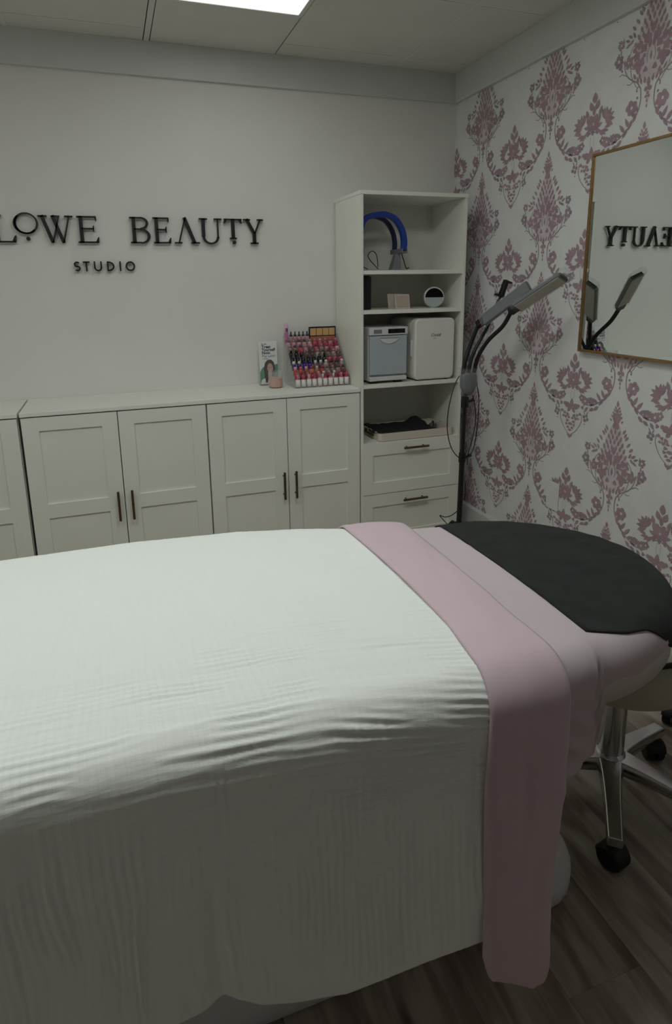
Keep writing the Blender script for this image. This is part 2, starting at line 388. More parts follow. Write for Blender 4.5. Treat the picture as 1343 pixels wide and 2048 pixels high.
leaf(0, -.293, .034, .0095, 90, 1); stroke([(.012, -.27), (.018, -.29), (.014, -.312)], .003, 1)
stroke([(.07, -.232), (.09, -.25), (.098, -.28), (.09, -.308), (.07, -.32)], .0032, 1); stroke([(.09, -.305), (.083, -.335), (.07, -.36), (.052, -.385)], .0028, 1)
for a, b, g in ((.066, -.345, 60), (.05, -.36, 68), (.034, -.367, 75), (.018, -.368, 80), (.042, -.35, 70)): leaf(a, b, .026, .011, g)
leaf(0, -.378, .036, .015, 90); blob(.0085, -.4, .0085); blob(0, -.414, .006); blob(.006, -.425, .0055); leaf(0, -.439, .016, .008, 90); leaf(0, -.456, .016, .006, 90, 1)
# small motif, centred half a repeat across
n0 = len(shapes); SX, SY = P_H/2, -.344
leaf(0, -.018, .036, .021, 90); leaf(.013, -.042, .033, .018, 70); leaf(.0, -.058, .034, .013, 90); leaf(.028, -.064, .032, .014, 74); leaf(.041, -.07, .024, .01, 66, 1)
blob(.012, -.078, .008); leaf(.022, -.088, .03, .014, 62); leaf(.026, -.108, .026, .012, 20); leaf(.02, -.122, .024, .011, -30); leaf(0, -.125, .026, .011, 90, 1); flower(0, -.1, .024); blob(0, -.1, .005, 2)
for k in range(6):
    a = math.radians(-35+k*30); leaf(.05+.018*math.cos(a), -.098+.02*math.sin(a), .04, .016, math.degrees(a), 1 if k % 2 else 0)
for k in range(4): leaf(.035+k*.009, -.135-.004*k+.003*k*k, .028, .011, -60+k*22)
leaf(.018, -.128, .022, .009, -70); stroke([(.007, -.135), (.007, -.175)], .0025, 2); stroke([(.004, -.125), (.02, -.132), (.032, -.128)], .003, 1)
leaf(0, -.192, .044, .019, 90); blob(.02, -.2, .0125, 0); blob(.032, -.195, .0075, 0); leaf(.01, -.216, .03, .014, 115)
for a, b, r in ((.016, -.24, .007), (.03, -.236, .006), (.042, -.228, .006), (.009, -.252, .006), (.024, -.252, .0065), (.036, -.25, .005), (.015, -.268, .0065), (.004, -.28, .006), (.018, -.283, .0055), (.01, -.296, .006), (.003, -.308, .005)): blob(a, b, r, 0, 3, ph=a*200)
stroke([(.05, -.225), (.051, -.255), (.04, -.285), (.024, -.31), (.01, -.322)], .0028, 1)
leaf(.007, -.33, .022, .009, 60); leaf(0, -.334, .022, .008, 90)
for k in range(n0, len(shapes)): shapes[k] = (shapes[k][0], [(a*1.28+SX, (b*1.15 if b > -.2 else b-.03)+SY) for a, b in shapes[k][1]])
# vines and sprigs round the tail
stroke([(.052, -.394), (.044, -.383), (.034, -.392), (.03, -.412), (.03, -.44), (.038, -.468), (.056, -.495), (.085, -.522), (.125, -.545), (.165, -.555), (.2, -.548)], .0052, 1, .004)
blob(.05, -.397, .004, 1); blob(.045, -.42, .005, 1)
stroke([(.036, -.39), (.05, -.37), (.075, -.355), (.1, -.335), (.116, -.305), (.12, -.275)], .0052, 1, .004)
stroke([(.07, -.358), (.085, -.366), (.1, -.362)], .003, 1); stroke([(.1, -.335), (.125, -.322), (.14, -.325)], .003, 1)
flower(.098, -.29, .021, 0); leaf(.103, -.272, .024, .012, 110, 1); flower(.148, -.272, .022, 1); blob(.136, -.297, .009, 0, 3); leaf(.15, -.25, .016, .007, 60, 1); leaf(.14, -.245, .014, .006, 120, 1)
stroke([(.12, -.29), (.135, -.262), (.142, -.232)], .0028, 1); flower(.142, -.22, .017, 1); leaf(.152, -.208, .016, .006, 40, 1); leaf(.132, -.206, .014, .006, 120, 1); blob(.128, -.31, .004, 1)
for t_, (a, b, g, L_) in enumerate(((.047, -.452, 60, .026), (.06, -.47, 50, .03), (.05, -.485, -70, .026), (.068, -.505, -65, .03), (.083, -.495, 60, .032), (.09, -.53, -55, .03), (.105, -.51, 50, .034), (.122, -.53, 30, .03), (.115, -.56, -40, .026), (.14, -.57, -30, .024), (.15, -.53, 40, .024), (.17, -.575, -50, .024))):
    leaf(a, b, L_*1.3, .0145, g, t_ % 2)
flower(.068, -.448, .026, 0); leaf(.083, -.44, .018, .008, 40, 0); flower(.142, -.538, .02, 1); flower(.178, -.54, .02, 0); blob(.192, -.57, .008, 1, 3); flower(.2, -.53, .016, 1)
for s_ in (0, 1): flower(.168, -.105, .018, 1, 4, .4); leaf(.16, -.082, .018, .006, 120, 1); leaf(.178, -.085, .016, .006, 60, 1); blob(.172, -.132, .003, 1)
def clip(poly, lo, hi, ax):
    for s_, lim in ((1, lo), (-1, hi)):
        out = []
        for k in range(len(poly)):
            a, b = poly[k], poly[(k+1) % len(poly)]; da, db = s_*(a[ax]-lim), s_*(b[ax]-lim)
            if da >= 0: out.append(a)
            if (da >= 0) != (db >= 0):
                t_ = da/(da-db); out.append(tuple(a[i]+(b[i]-a[i])*t_ for i in (0, 1)))
        poly = out
        if len(poly) < 3: return []
    return poly
PRN = MB()
for iy in range(-1, 7):
    for iz in range(-4, 3):
        cy0, cz0 = -.790-iy*P_H+P_H, 1.437+iz*P_V
        for si, (l, A) in enumerate(shapes):
            pts = [(cy0-a, cz0+b) for a, b in A]
            if max(p[1] for p in pts) < BT or min(p[1] for p in pts) > CB or max(p[0] for p in pts) < -3.2 or min(p[0] for p in pts) > 0: continue
            pts = clip(pts, -3.2, -.001, 0)
            if pts: pts = clip(pts, BT, CB, 1)
            if not pts: continue
            d = {2: -.0003, 1: -.0005, 0: -.0012}[l]-(si % 61)*1.1e-5
            o = len(PRN.v); PRN.v += [(d, a, b) for a, b in pts]; PRN.f.append(tuple(range(o, o+len(pts)))); PRN.m.append(l)
pr = PRN.build('wallpaper_print', [M['mauve'], M['mauveg'], M['mauvep']], wr, kind='stuff', label='mauve damask flowers printed on the wallpaper')
# blank wall plate
wp = MB().box((-.006, -1.012, .36), (-.0008, -.93, .492)).build('blank_wall_plate', M['paper'], bevel=.002)
tag(wp, 'blank white cover plate low on the damask wallpaper', 'wall plate')

# ------------------------------------------------------------------ cabinets
CABZ, CABD = .882, .364
def handle_bar(parent, p0, p1, out=.028, name='handle'):
    p0, p1 = Vector(p0), Vector(p1); d = (p1-p0).normalized(); o = Vector((0, -out, 0)); q = MB(); u = d; n = Vector((0, 1, 0)); v = u.cross(n)
    q.obox((p0+p1)/2+o, u, v, n, (p1-p0).length/2, .0055, .0045)
    for k in (.16, .84): q.tube([p0.lerp(p1, k), p0.lerp(p1, k)+o], .0045, 8)
    return q.build(name, M['brass'], parent, bevel=.0015)
def door(parent, x0, x1, z0, z1, rails, hx=None, hz=None, name='door', hbar=None):
    """shaker front: stiles and rails one mesh, recessed panels as parts"""
    yb, yf_, yp = -CABD+.018, -CABD, -CABD+.008; st = rails['st']; q = MB()
    q.box((x0, yf_, z0), (x0+st, yb, z1)); q.box((x1-st, yf_, z0), (x1, yb, z1))
    zz = rails['z']                                    # list of (zbottom, ztop) rails
    for a, b in zz: q.box((x0+st, yf_, a), (x1-st, yb, b))
    d = q.build(name, M['cab'], parent)
    for (a, b), (c, e_) in zip(zz[:-1], zz[1:]):
        MB().box((x0+st, yp, b), (x1-st, yb, c)).build('panel', M['cab'], d)
    if hbar: handle_bar(d, *hbar)
    return d
def cabinet(x0, x1, label):
    r = thing('storage_cabinet', ((x0+x1)/2, -.19, 0), label, 'cabinet', 'low cabinets along the back wall')
    q = MB(); t = .016; yb = -.016; yf_ = -CABD+.022
    q.box((x0, yf_, .0), (x0+t, yb, CABZ-.02)); q.box((x1-t, yf_, 0), (x1, yb, CABZ-.02)); q.box((x0+t, yb-.004, .03), (x1-t, yb, CABZ-.02))
    q.box((x0+t, yf_, .03), (x1-t, yb, .045)); q.box((x0+t, yf_+.02, 0), (x1-t, yf_+.035, .03)); q.box((x0+t, yf_+.01, .43), (x1-t, yb, .445))
    q.build('body', M['cabin'], r)
    MB().box((x0-.0005, -CABD-.002, CABZ-.018), (x1+.0005, -.001, CABZ)).build('top_panel', M['cab'], r, bevel=.0015)
    xm = (x0+x1)/2; ra = dict(st=.066, z=[(.035, .1), (.403, .468), (.8, CABZ-.023)]); z1 = CABZ-.023
    door(r, x0+.003, xm-.0018, .035, z1, ra, hbar=((xm-.027, -CABD, .358), (xm-.027, -CABD, .498)))
    door(r, xm+.0018, x1-.003, .035, z1, ra, hbar=((xm+.033, -CABD, .358), (xm+.033, -CABD, .498)))
    return r
cabinet(-.712-.768, -.7125, 'white two-door cabinet under the polish rack, against the tall shelf')
cabinet(-2.263, -1.481, 'white two-door cabinet in the middle of the low row, bare on top')
cabinet(-2.272-.782, -2.272, 'leftmost white low cabinet, cut off by the photo edge')

# ------------------------------------------------------------------ tall shelf with drawers
TX0, TX1, TD, TH = -.708, -.129, .359, 1.821
ts = thing('tall_shelf_unit', ((TX0+TX1)/2, -.18, 0), 'tall white open shelf unit with two drawers in the corner', 'shelf')
t = .016
MB().box((TX0, -TD, 0), (TX0+t, -.016, TH-.018)).build('side_panel', M['cab'], ts, bevel=.001)
MB().box((TX1-t, -TD, 0), (TX1, -.016, TH-.018)).build('side_panel', M['cab'], ts, bevel=.001)
MB().box((TX0-.002, -TD-.002, TH-.018), (TX1+.002, -.001, TH)).build('top_panel', M['cab'], ts, bevel=.0015)
MB().box((TX0+t, -.022, .03), (TX1-t, -.016, TH-.018)).build('back_panel', M['cabin'], ts)
SH = [1.456, 1.2655, .894]
for z in SH: MB().box((TX0+t, -TD+.004, z-.019), (TX1-t, -.022, z)).build('shelf', M['cab'], ts, bevel=.001)
MB().box((TX0+t, -TD+.02, .572), (TX1-t, -.022, .59)).build('shelf', M['cab'], ts)
MB().box((TX0+t, -TD+.03, 0), (TX1-t, -TD+.045, .03)).build('plinth', M['cab'], ts)
CABD_ = CABD; CABD = TD+.003
for z0, z1, hz in ((.3105, .5885, .5545), (.026, .3065, .268)):
    d = door(ts, TX0+.012, TX1+.0, z0, z1, dict(st=.056, z=[(z0, z0+.064), (z1-.066, z1)]), name='drawer', hbar=((-.475, -CABD, hz), (-.331, -CABD, hz)))
    q = MB(); q.box((TX0+.03, -TD+.03, z0+.02), (TX1-.03, -.05, z0+.03)); q.box((TX0+.03, -TD+.03, z0+.03), (TX0+.042, -.05, z1-.04)); q.box((TX1-.042, -TD+.03, z0+.03), (TX1-.03, -.05, z1-.04)); q.box((TX0+.042, -.062, z0+.03), (TX1-.042, -.05, z1-.04))
    q.build('drawer_box', M['cabin'], d)
CABD = CABD_

# ------------------------------------------------------------------ mirror
MY0, MY1, MZ0, MZ1 = -2.02, -1.083, 1.105, 1.873
mr = thing('wall_mirror', (-.01, (MY0+MY1)/2, MZ0), 'rectangular mirror in a thin gold frame on the damask wall', 'mirror')
ft = .0095
for a, b in (((MY0, MZ0), (MY1, MZ0+ft)), ((MY0, MZ1-ft), (MY1, MZ1)), ((MY0, MZ0+ft), (MY0+ft, MZ1-ft)), ((MY1-ft, MZ0+ft), (MY1, MZ1-ft))):
    MB().box((-.026, a[0], a[1]), (-.001, b[0], b[1])).build('frame_bar', M['gold'], mr, bevel=.0012)
MB().box((-.02, MY0+ft, MZ0+ft), (-.008, MY1-ft, MZ1-ft)).build('mirror_glass', M['mirror'], mr)

# ------------------------------------------------------------------ wall sign
YD0, YD1 = -.024, -.008
class Glyph:
    def __init__(s): s.q = MB()
    def poly(s, pts): s.q.prism([(a, YD0, b) for a, b in pts], (0, YD1-YD0, 0)); return s
    def bar(s, a, b, w_):
        a, b = Vector((a[0], a[1], 0)), Vector((b[0], b[1], 0)); d = (b-a).normalized(); n = Vector((-d.y, d.x, 0))*w_/2
        return s.poly([(p.x, p.y) for p in (a+n, a-n, b-n, b+n)])
    def hbar(s, x0, x1, z, h): return s.poly([(x0, z-h/2), (x1, z-h/2), (x1, z+h/2), (x0, z+h/2)])
    def vbar(s, x, z0, z1, w_): return s.poly([(x-w_/2, z0), (x+w_/2, z0), (x+w_/2, z1), (x-w_/2, z1)])
    def arc(s, c, rx, rz, a0, a1, w_, w2=None, n=20):
        w2 = w2 or w_; P = []
        for k in range(n+1):
            a = math.radians(a0+(a1-a0)*k/n); ww = w_*math.cos(a)**2+w2*math.sin(a)**2
            P.append(((c[0]+(rx+ww/2)*math.cos(a), c[1]+(rz+ww/2)*math.sin(a)), (c[0]+(rx-ww/2)*math.cos(a), c[1]+(rz-ww/2)*math.sin(a))))
        for (o0, i0), (o1, i1) in zip(P, P[1:]): s.poly([o0, i0, i1, o1])
        return s
    def dot(s, c, r): return s.poly([(c[0]+r*math.cos(k*PI/7), c[1]+r*math.sin(k*PI/7)) for k in range(14)])
    def serif(s, x, z, w_, h, dirn): return s.poly([(x-w_/2, z), (x+w_/2, z), (x+w_/2*.9, z+h*.35*dirn), (x+.006, z+h*dirn), (x-.006, z+h*dirn), (x-w_/2*.9, z+h*.35*dirn)])
def gx(u, v=462): return onY(u, v, -.015).x
def word(name, label, letters):
    xs_ = [p[0] for g in letters for p in g[1].q.v]; zs = [p[2] for g in letters for p in g[1].q.v]
    r = thing(name, ((min(xs_)+max(xs_))/2, -.008, min(zs)), label, 'sign')
    for nm, g in letters: g.q.build('letter', M['sign'], r, label='letter '+nm)
ZB, ZT = 1.597, 1.716; tk, th = .016, .007
def gE(x0, x1):
    g = Glyph(); xv = x0+.017; g.vbar(xv, ZB, ZT, tk)
    g.hbar(x0, x1-.006, ZT-th/2, th); g.hbar(x0, x1, ZB+th/2, th); g.hbar(xv, x1-.018, (ZB+ZT)/2+.004, th)
    g.poly([(x1-.012, ZT-th), (x1-.004, ZT), (x1-.004, ZT-.022), (x1-.008, ZT-.022)]); g.poly([(x1-.012, ZB+th), (x1+.001, ZB), (x1+.003, ZB+.026), (x1-.002, ZB+.026)])
    g.poly([(x1-.022, (ZB+ZT)/2-.006), (x1-.016, (ZB+ZT)/2-.012), (x1-.016, (ZB+ZT)/2+.02), (x1-.022, (ZB+ZT)/2+.014)]); return g
def gL(x0, x1):
    g = Glyph(); g.vbar(x0+.02, ZB, ZT, tk); g.hbar(x0, x0+.042, ZT-th/2, th); g.hbar(x0, x1, ZB+th/2, th)
    g.poly([(x1-.014, ZB+th), (x1, ZB), (x1+.004, ZB+.03), (x1-.002, ZB+.03)]); return g
g = Glyph(); oc = onY(52, 446.5, -.015); orx = (gx(76)-gx(28))/2-.004
g.arc((oc.x, oc.z), orx, .043, 0, 360, .0075, .006, 36); g.arc((oc.x-.002, oc.z-.002), orx, .042, 130, 320, .0125, .006, 30); od = onY(57, 477.5, -.015); g.dot((od.x, od.z), .0085); gO = g
g = Glyph(); x0, x1 = gx(80), gx(147); wv = x1-x0
g.bar((x0+.012, ZT), (x0+wv*.36, ZB), .015); g.bar((x0+wv*.36, ZB), (x0+wv*.6, ZT), .0065); g.bar((x0+wv*.4, ZT), (x0+wv*.68, ZB), .015); g.bar((x0+wv*.68, ZB), (x1-.014, ZT), .0065)
g.hbar(x0-.004, x0+.034, ZT-th/2, th); g.hbar(x0+wv*.38, x0+wv*.56, ZT-th/2, th); g.hbar(x1-.034, x1+.002, ZT-th/2, th); gW = g
x0 = gx(30)-.092
word('wall_sign_word', 'black raised capital letters LOWE on the grey wall, left half', [('L', gL(x0, gx(30))), ('O', gO), ('W', gW), ('E', gE(gx(155), gx(196)))])
g = Glyph(); x0, x1 = gx(260), gx(299); g.vbar(x0+.018, ZB, ZT, tk); g.hbar(x0, x0+.05, ZT-th/2, th); g.hbar(x0, x0+.05, ZB+th/2, th); zm = (ZB+ZT)/2+.005; g.hbar(x0+.018, x0+.05, zm, th)
ru = (ZT-zm)/2-.003; g.arc((x0+.048, (ZT+zm)/2), x1-x0-.058, ru, -90, 90, .012, th); rl = (zm-ZB)/2-.002; g.arc((x0+.048, (zm+ZB)/2), x1-x0-.052, rl, -90, 90, .0135, th); gB = g
g = Glyph(); x0, x1 = gx(351, 485), gx(397, 485); xa = gx(370); g.bar((x0+.016, ZB), (xa+.002, ZT), .0065); g.bar((xa-.002, ZT+.002), (x1-.018, ZB), .0155); g.hbar(x0-.004, x0+.032, ZB+th/2, th); g.hbar(x1-.036, x1+.006, ZB+th/2, th); gA = g
g = Glyph(); x0, x1 = gx(399), gx(440); xa, xb = x0+.018, x1-.012; rx = (xb-xa)/2; g.vbar(xa, ZB+rx*.9, ZT, tk); g.vbar(xb, ZB+rx*.9, ZT, .0065); g.arc(((xa+xb)/2, ZB+rx*.95), rx, rx*.92, 180, 360, .011, .008); g.hbar(x0-.002, xa+.02, ZT-th/2, th); g.hbar(xb-.018, x1+.008, ZT-th/2, th); gU = g
g = Glyph(); x0, x1 = gx(448), gx(483); xm = (x0+x1)/2; g.vbar(xm, ZB+.026, ZT, tk); g.hbar(x0, x1, ZT-th/2, th); g.hbar(xm-.017, xm+.017, ZB+.026, th)
g.poly([(x0-.002, ZT-.022), (x0+.003, ZT-.022), (x0+.014, ZT-th), (x0+.003, ZT)]); g.poly([(x1+.002, ZT-.022), (x1-.003, ZT-.022), (x1-.014, ZT-th), (x1-.003, ZT)]); g.dot((xm+.004, ZB+.007), .0085); gT = g
g = Glyph(); x0, x1 = gx(488), gx(524); xm = (x0+x1)/2+.004; zj = ZB+.05; g.vbar(xm, ZB, zj+.005, tk); g.bar((x0+.012, ZT), (xm, zj), .0145); g.bar((x1-.01, ZT), (xm+.003, zj), .0065); g.hbar(x0-.004, x0+.03, ZT-th/2, th); g.hbar(x1-.026, x1+.004, ZT-th/2, th); g.hbar(xm-.02, xm+.02, ZB+th/2, th); gY = g
word('wall_sign_word', 'black raised capital letters BEAUTY beside the tall shelf', [('B', gB), ('E', gE(gx(306), gx(340))), ('A', gA), ('U', gU), ('T', gT), ('Y', gY)])
ZB2, ZT2, s2 = 1.4695, 1.5145, .0068; hm = (ZB2+ZT2)/2; H2 = ZT2-ZB2
gs = lambda u: onY(u, 533, -.015).x
g = Glyph(); x0, x1 = gs(148), gs(161); c = (x0+x1)/2; r = H2/4-s2/4; rx = (x1-x0)/2-s2/2; g.arc((c, hm+r-.0005), rx, r, 40, 270, s2); g.arc((c, hm-r+.0005), rx, r, -140, 90, s2); gS = g
g = Glyph(); x0, x1 = gs(166), gs(180); g.hbar(x0, x1, ZT2-s2/2, s2); g.vbar((x0+x1)/2, ZB2, ZT2, s2); gT2 = g
g = Glyph(); x0, x1 = gs(188), gs(204); rx = (x1-x0)/2-s2/2; xm = (x0+x1)/2; g.vbar(x0+s2/2, ZB2+rx, ZT2, s2); g.vbar(x1-s2/2, ZB2+rx, ZT2, s2); g.arc((xm, ZB2+rx+s2/2), rx, rx, 180, 360, s2); gU2 = g
g = Glyph(); x0, x1 = gs(214), gs(229); rz = H2/2-s2/2; g.vbar(x0+s2/2, ZB2, ZT2, s2); g.arc((x0+s2*.8, hm), x1-x0-s2*1.3, rz, -90, 90, s2); gD = g
g = Glyph(); g.vbar((gs(239)+gs(242))/2, ZB2, ZT2, s2); gI = g
g = Glyph(); x0, x1 = gs(251), gs(270); g.arc(((x0+x1)/2, hm), (x1-x0)/2-s2/2, rz, 0, 360, s2, n=28); gO2 = g
word('wall_sign_word', 'small black raised letters STUDIO under the big sign words', [('S', gS), ('T', gT2), ('U', gU2), ('D', gD), ('I', gI), ('O', gO2)])

# ------------------------------------------------------------------ treatment bed and its linen
ZT_ = .772; XS = -1.1
def yn(x): return np.interp(x, [-2.9, -2.05, -1.35, -1.2, -1.1], [-2.415, -2.424, -2.45, -2.452, -2.436])
def yf(x): return np.interp(x, [-2.9, -1.85, -1.6, -1.44, -1.33, -1.1], [-1.64, -1.64, -1.665, -1.71, -1.755, -1.81])
def RN(x): return float(np.interp(x, [-2.9, -1.36, -1.1], [.056, .056, .055]))
def RF(x): return float(np.interp(x, [-2.9, -1.36, -1.1], [.06, .06, .055]))
YCF = (-2.436-1.81)/2; RY = (2.436-1.81)/2; RX = .378
def section(base, d, W, s, R, off, flare=0, crown=.012):
    """point on the padded top: s runs from the spine over the rounded edge and down the side"""
    top = W-R; arc = R*PI/2
    if s <= top: h, z, n = s, ZT_+crown*(1-(s/W)**2), (0, 1)
    elif s <= top+arc:
        a = (s-top)/R; h, z, n = top+R*math.sin(a), ZT_+crown*(1-(top/W)**2)*math.cos(a)-R*(1-math.cos(a)), (math.sin(a), math.cos(a))
    else:
        k = s-top-arc; h, z, n = W+flare*k, ZT_-R-k, (1, 0)
    h += off*n[0]; z += off*n[1]
    return (base[0]+d[0]*h, base[1]+d[1]*h, z)
def s_for(W, R, zb): return W-R+R*PI/2+(ZT_-R-zb)
def grid_mesh(name, rows, mt, parent=None, thick=.003, uvs=None, disp=None):
    n = len(rows[0]); V = np.array(rows, float).reshape(-1, 3)
    lo, hi = V.min(0), V.max(0); org = Vector(((lo[0]+hi[0])/2, (lo[1]+hi[1])/2, lo[2]))
    Fc = [(i*n+j, i*n+j+1, (i+1)*n+j+1, (i+1)*n+j) for i in range(len(rows)-1) for j in range(n-1)]
    me = bpy.data.meshes.new(name); me.from_pydata((V-np.array(org)).tolist(), [], Fc); me.materials.append(mt); me.shade_smooth()
    if uvs is not None:
        ul = me.uv_layers.new(name='UVMap'); li = np.empty(len(me.loops), int); me.loops.foreach_get('vertex_index', li)
        ul.data.foreach_set('uv', np.array(uvs, float).reshape(-1, 2)[li].ravel())
    if name in ('fitted_sheet', 'charcoal_towel'):
        import bmesh
        bm = bmesh.new(); bm.from_mesh(me); bmesh.ops.remove_doubles(bm, verts=bm.verts, dist=.0006); bmesh.ops.recalc_face_normals(bm, faces=bm.faces); bm.to_mesh(me); bm.free(); me.shade_smooth()
    o = bpy.data.objects.new(name, me); COL.objects.link(o); o.location = org; ORG[o] = org
    if thick:
        sd = o.modifiers.new('thick', 'SOLIDIFY'); sd.thickness = thick; sd.offset = -1; sd.use_rim = True
    return o
def normals_displace(rows, amt):
    V = np.array(rows, float); du = np.gradient(V, axis=0); dv = np.gradient(V, axis=1); n = np.cross(du, dv)
    n /= np.linalg.norm(n, axis=2, keepdims=True)+1e-9
    return V+n*amt[..., None]
# the bed itself
bed = thing('treatment_bed', (-1.6, -2.05, 0), 'padded spa treatment bed on a white rounded base, hidden by linen', 'bed')
rows = []
for x in np.arange(-2.85, XS+.001, .05):
    r_ = []
    for sgn, yy in ((-1, yn(x)), (1, yf(x))):
        yc = (yn(x)+yf(x))/2; W = abs(yy-yc); RR = RN(x) if sgn < 0 else RF(x); S_ = s_for(W, RR, .66); l_ = [section((x, yc), (0, sgn), W, S_*k/14, RR, -.008) for k in range(15)]
        r_ += list(reversed(l_)) if sgn < 0 else l_[1:]
    rows.append(r_)
q = MB(); n_ = len(rows[0])
q.loft([[*r_] for r_ in rows])
q.build('cushion', M['vinyl'], bed, smooth=True)
q = MB(); ring = []
NF = 32
def head_dir(ph):
    d = (math.cos(ph)*RX, math.sin(ph)*RY); L = math.hypot(*d); return (d[0]/L, d[1]/L), L
hr = []
for k in range(NF+1):
    ph = -PI/2+PI*k/NF; d, W = head_dir(ph); S_ = s_for(W, .055, .66); hr.append([section((XS, YCF), d, W, S_*j/14, .055, -.006) for j in range(15)])
o0 = len(q.v)
for r_ in hr: q.v += r_
for k in range(NF):
    for j in range(14): q.f.append((k*15+j, k*15+j+1, (k+1)*15+j+1, (k+1)*15+j))
q.f.append(tuple(k*15+14 for k in range(NF+1)))
q.build('head_cushion', M['vinyl'], bed, smooth=True)
def rrect(cx, cy, hx, hy, r, z, n=6):
    P = []
    for (sx, sy, a0) in ((1, 1, 0), (-1, 1, 90), (-1, -1, 180), (1, -1, 270)):
        for k in range(n+1):
            a = math.radians(a0+90*k/n); P.append((cx+sx*(hx-r)+r*math.cos(a), cy+sy*(hy-r)+r*math.sin(a), z))
    return P
q = MB(); bx_, by_ = -1.40, -2.055
q.loft([rrect(bx_, by_, .472, .222, .12, .0), rrect(bx_, by_, .482, .232, .125, .012), rrect(bx_, by_, .482, .232, .125, .05), rrect(bx_, by_, .475, .224, .12, .068), rrect(bx_, by_, .43, .2, .11, .15), rrect(bx_, by_, .36, .17, .1, .26), rrect(bx_, by_, .31, .15, .08, .36)])
q.build('base', M['bedwhite'], bed, smooth=True)
q = MB(); q.loft([rrect(bx_, by_, .24, .13, .05, .36), rrect(bx_, by_, .24, .13, .05, .6)]); q.build('lift_column', M['bedwhite'], bed, bevel=.003)
q = MB(); q.box((-2.7, -2.3, .6), (-1.12, -1.82, .655)); q.build('bed_frame', M['greyp'], bed, bevel=.005)
# fitted sheet: two spans joined in one surface (const-x sections, then the fan round the head)
def sheet_bot(x): return np.interp(x, [-1.42, -1.2, -1.15, -1.118, -1.108, -1.1], [.55, .552, .558, .578, .64, .652])
def sheet_bot_fan(ph): return np.interp(ph, [-PI/2, -1.2, -.8, -.3, 0, PI/2], [.652, .65, .648, .65, .65, .6])
rows = []; NS = 60
def half(base, d, W, S_, R, off, fl_, n=NS): return [section(base, d, W, S_*(k/n), R, off, fl_) for k in range(n+1)]
xx = list(np.arange(-1.42, XS-.004, .01))+[XS]
near, far = [], []
for x in xx:
    yc = (yn(x)+yf(x))/2*(1-sstep(-1.4, XS, x))+YCF*sstep(-1.4, XS, x)
    near.append(half((x, yc), (0, -1), yc-yn(x), s_for(yc-yn(x), RN(x), sheet_bot(x)), RN(x), 0, .02)); far.append(half((x, yc), (0, 1), yf(x)-yc, s_for(yf(x)-yc, RF(x), .55), RF(x), 0, 0))
for k in range(1, 57):
    ph = -PI/2+PI*k/56; d, W = head_dir(ph)
    near.append(half((XS, YCF), d, W, s_for(W, .055, sheet_bot_fan(ph)), .055, 0, -.35 if True else 0))
near += list(reversed(far))[1:]
amt = np.zeros((len(near), NS+1)); N_ = np.array(near)
I, J = np.meshgrid(np.arange(len(near)), np.arange(NS+1), indexing='ij')
side = sstep(.80, .95, J/NS) if False else np.clip((ZT_-.05-N_[..., 2])/.06, 0, 1)
xw = N_[..., 0]; zw = N_[..., 2]
dg = (xw*.8+zw*1.3)
amt = side*(.005*vnoise(dg*34, (xw-zw)*4, 3)+.0045*np.sin(dg*95+2*vnoise(xw*6, zw*6, 5))*np.clip(vnoise(xw*9, zw*9, 6)+.2, 0, 1))+.0012*vnoise(xw*9, N_[..., 1]*9, 8)*(1-sstep(XS-.06, XS, xw))
amt *= 1-sstep(-1.0, -.9, xw)*.7
amt[:, 0] = 0
V = normals_displace(near, amt)
V[:, 0] = np.array(near)[:, 0]
tag(grid_mesh('fitted_sheet', V, M['sheet'], thick=.002), 'pale mauve-grey fitted sheet between the pink fold and charcoal towel', 'sheet')
# white muslin blanket
XB = -1.325
def hem(x): return np.interp(x, [-2.9, -1.95, -1.83, -1.785, -1.735, -1.68, -1.6, -1.46, -1.352], [.33, .345, .352, .366, .33, .312, .297, .306, .308])
R_B = .095; rows, uvs = [], []
xb = np.append(np.concatenate([np.arange(-2.9, -2.25, .012), np.arange(-2.25, XB, .0032)]), XB)
NN, NFAR = 270, 70
for x in xb:
    yc = (yn(x)+yf(x))/2; W1, W2 = yc-yn(x), yf(x)-yc
    R_B = RN(x); S1 = s_for(W1, R_B, hem(x)); S2 = s_for(W2, RF(x), .45)
    a = [section((x, yc), (0, -1), W1, S1*(k/NN), R_B, .009, .055) for k in range(NN+1)]; b = [section((x, yc), (0, 1), W2, S2*(k/NFAR), RF(x), .009, .0) for k in range(1, NFAR+1)]
    rows.append(list(reversed(b))+a); uvs.append([(x, -S2*k/NFAR) for k in range(NFAR, 0, -1)]+[(x, S1*k/NN) for k in range(NN+1)])
UV = np.array(uvs); U_, S_ = UV[..., 0], UV[..., 1]
V0 = np.array(rows); edge = np.exp(-((S_-.40)/.16)**2); frontm = sstep(.42, .55, S_); topm = 1-frontm
U2_ = U_+.010*vnoise(U_*6, S_*6, 21); S2_ = S_+.012*vnoise(U_*3.0, S_*5, 22)
rid = lambda t: 1-np.abs(t)*2                                    # ridged folds
pin = lambda t: -np.exp(-(t/.10)**2)                              # narrow stitched valleys
along = rid(vnoise(U2_*4, S2_*55, 31))*.5+rid(vnoise(U2_*8, S2_*95, 32))*.35
across = rid(vnoise(U2_*55, S2_*4, 33))*.5+rid(vnoise(U2_*95, S2_*8, 34))*.35
grid_ = pin(np.abs((S2_/.0125) % 1-.5)-.0)*0+np.sin(2*PI*(S2_+.004*vnoise(U_*14, S_*20, 45))/.0125)*np.clip(.45+1.3*vnoise(U_*11, S_*26, 38), 0, 1.1)
gridx = np.sin(2*PI*(U2_+.004*vnoise(U_*20, S_*14, 46))/.0125)*np.clip(.45+1.2*vnoise(U_*22, S_*9, 39), 0, 1.1)
patch = np.clip(.6+.9*vnoise(U_*4, S_*4, 35), .15, 1.3)
nearm = sstep(.02, .30, S_)
